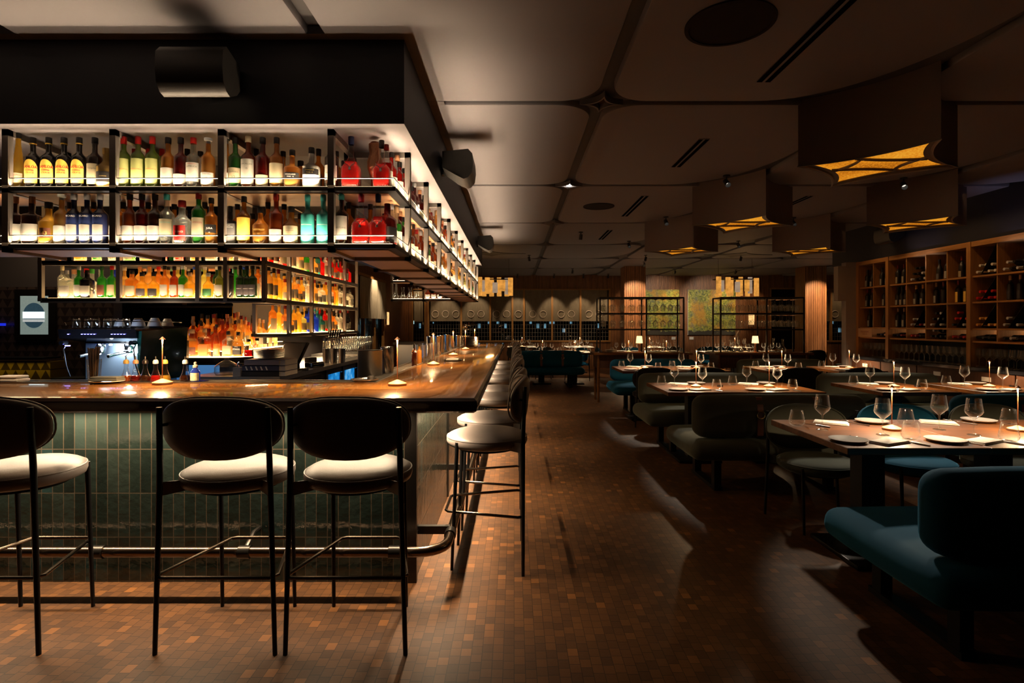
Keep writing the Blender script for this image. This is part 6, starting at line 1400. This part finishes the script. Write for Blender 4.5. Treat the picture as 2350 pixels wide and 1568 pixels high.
for i, (x, y0, y1) in enumerate(((1.56, 2.2, 3.5), (1.56, 4.57, 5.39), (1.55, 6.6, 7.85), (1.55, 9.0, 10.0), (3.5, 6.6, 7.8))):
    t = thing('slot_vent', 'narrow double-slot air vent in the ceiling, %s from the front' % NUM[i], 'air vent', (x, 0, 2.94)); mb = MB(); mb.box(-.045, y0, -.004, .045, y1, .0); mb.ob('frame', M['ceil'], t)
    MB().box(-.042, y0+.01, -.0065, -.010, y1-.01, -.0035).box(.010, y0+.01, -.0065, .042, y1-.01, -.0035).ob('slot', M['void'], t)
for i, (x, y, r) in enumerate(((1.09, 2.82, .22), (1.09, 7.19, .20), (3.6, 2.9, .2))):
    t = thing('ceiling_speaker', 'round flush loudspeaker in the ceiling, %s from the front' % NUM[i], 'ceiling speaker', (x, y, 2.94)); MB().lathe([(0, -.006), (r-.02, -.006), (r-.02, -.01), (r, -.008), (r, 0), (0, 0)], 48).ob('grille', pbr('speaker_grille', (.02, .017, .017), .9, spec=.05), t)
for i, (x, y) in enumerate(((.2, 12.0), (5.6, 12.2))):
    t = thing('ceiling_hatch', 'dark four-pointed recess in the ceiling above the %s hanging lamp' % ('left' if i == 0 else 'right'), 'recess', (x-.7+(0 if i else 0), y, 2.93)); MB().prism(star(.75, .45, .7), 0, .012).ob('recess', M['black'], t)
# ------------------------------------------------------------------ loudspeakers on the bulkhead
def speaker(x, y, rz, label):
    t = thing('wall_speaker', label, 'loudspeaker', (x, y, 2.555), rz, 'loudspeakers on the bar bulkhead')
    # local: back at y=0, front towards -Y
    prof = [(-.02, .225), (-.225, .235), (-.258, .20), (-.265, .12), (-.255, .05), (-.225, .012), (-.19, .0), (-.12, .035), (-.02, .10)]
    n = len(prof); vs = []
    for X_ in (-.165, .165):
        for yy, zz in prof: vs.append((X_*(1 if yy < -.1 else .8), yy, zz))
    MB().add(vs, [tuple(range(n)), tuple(reversed(range(n, 2*n)))]+[(i, (i+1) % n, n+(i+1) % n, n+i) for i in range(n)]).ob('cabinet', pbr('speaker_black', (.028, .026, .024), .42, bump=.2, bs=600) if 'spk' not in M else M['spk'], t, sharp=50)
    MB().box(-.03, -.02, .07, .03, 0, .17).ob('bracket', M['black'], t)
M['spk'] = pbr('speaker_black', (.012, .011, .010), .40, bump=.2, bs=600)
speaker(-1.585, 2.978, 0, 'black loudspeaker on the bulkhead above the bar front'); speaker(-.586, 4.52, PI/2, 'black loudspeaker on the aisle side of the bulkhead, nearer one'); speaker(-.586, 8.75, PI/2, 'black loudspeaker on the aisle side of the bulkhead, farther one')
speaker(5.458, 7.9, -PI/2, 'dark loudspeaker on the bulkhead above the wine shelving')
# ------------------------------------------------------------------ paintings, cards, sconces
def paint(nm, seed):
    g = NT(nm); co = g.n('Mapping', None, Vector=g.n('TexCoord').outputs['Object'], Location=(seed, 0, seed*2)).outputs[0]
    n1 = g.n('TexNoise', None, Vector=co, Scale=3.0, Detail=12.0, Roughness=.75, Distortion=1.2).outputs[0]; n2 = g.n('TexNoise', None, Vector=co, Scale=11.0, Detail=12.0, Roughness=.85, Distortion=1.5).outputs[0]
    n3 = g.n('TexNoise', None, Vector=co, Scale=1.6, Detail=3.0).outputs[0]
    c = g.ramp(n2, [(.38, (.015, .02, .015)), (.44, (.07, .09, .02)), (.50, (.26, .30, .03)), (.56, (.50, .44, .06)), (.66, (.45, .42, .30))])
    c = g.mix(g.ramp(n3, [(.50, (0, 0, 0)), (.62, (.7, .7, .7))]), c, (.60, .26, .02)); c = g.mix(g.ramp(n1, [(.50, (0, 0, 0)), (.62, (.75, .75, .75))]), c, (.12, .14, .11))
    z = g.n('SeparateXYZ', None, _0=g.n('TexCoord').outputs['Object']).outputs[2]
    c = g.mix(g.math('LESS_THAN', g.math('ADD', z, g.math('MULTIPLY', n1, .5)), .38), c, (.035, .03, .02))
    return g.out(prin(g, c, .6))
for i, (x0, x1, lb) in enumerate(((4.12, 5.22, 'square yellow-green landscape painting on the back wall, left of two'), (5.50, 7.0, 'larger yellow-green and orange landscape painting on the back wall, right of two'))):
    t = thing('painting', lb, 'painting', (x0, BW-.015, 1.08)); MB().box(0, -.045, 0, x1-x0, -.005, 1.43).ob('canvas', paint('painting_%d' % i, 3.3*i+1), t); MB().box(-.008, -.048, -.008, 0, 0, 1.438).ob('edge', M['paper'], t)
for i, x in enumerate((5.05, 5.62)):
    t = thing('caption_card', 'small white caption card below the %s painting' % ('left' if i == 0 else 'right'), 'card', (x, BW-.017, .93)); MB().box(-.065, -.01, 0, .065, 0, .085).ob('card', M['paper'], t)
ons = emi('alabaster_glow', (1, .55, .2), 1.6, .5, 12)
for x, y, rz, lb in ((-3.44, 14.95, PI/2, 'rectangular amber wall sconce between the thread curtains'), (3.6, BW-.015, 0, 'rectangular amber wall sconce behind the left glass rack'), (7.5, BW-.015, 0, 'rectangular amber wall sconce behind the right glass rack')):
    t = thing('wall_sconce', lb, 'wall lamp', (x, y, 1.42), rz, 'alabaster wall lamps'); MB().box(-.03, -.04, 0, .03, 0, .30).ob('bracket', M['dark_steel'], t); MB().rbox(-.09, -.07, -.02, .09, -.045, .32, .006, 1).ob('stone_panel', ons, t)
    point('sconce_light', (x+(.10 if rz else 0), y-(0 if rz else .10), 1.6), 1.5, 22, .04)
# ------------------------------------------------------------------ hanging lamps made of alabaster slabs
al1 = emi('alabaster_lit', (.95, .40, .07), .95, .5, 9); al2 = emi('alabaster_pale', (.55, .38, .25), .75, .3, 9)
def slab_lamp(cx, y, w, label):
    t = thing('alabaster_chandelier', label, 'hanging lamp', (cx, y, 2.05), 0, 'hanging lamps of alabaster slabs'); n = 9
    MB().box(-w/2, -.12, .40, w/2, .12, .42).ob('frame', M['dark_steel'], t)
    for i in range(n):
        x = -w/2+w*(i+.5)/n; front = i % 2 == 0; h = (.44, .26, .38, .42, .24)[i % 5]; z = .02+(0, .10, .05, .0, .08)[i % 5]+RN.uniform(-.01, .01)
        hw = .058 if front else .05
        MB().rbox(x-hw, -.012, z, x+hw, .012, z+h, .005, 1).ob('slab', al2 if i % 3 == 1 else al1, t, (0, -.14 if front else -.05, 0))
        if i % 2: MB().rbox(x-.055, .08, .02, x+.055, .104, .40, .005, 1).ob('slab', al1, t)
    for x in (-w*.4, w*.4): MB().cyl((x, 0, .42), (x, 0, .90), .003, n=6).ob('cable', M['black'], t)
    point('slab_lamp_light', (cx, y-.4, 2.0), 5, 22, .1)
slab_lamp(-.44, 13.0, .80, 'hanging lamp of amber alabaster slabs beyond the hanging bottle shelf'); slab_lamp(5.15, 13.0, .98, 'hanging lamp of amber alabaster slabs over the right glass rack')
# soft light under far tables and aisle
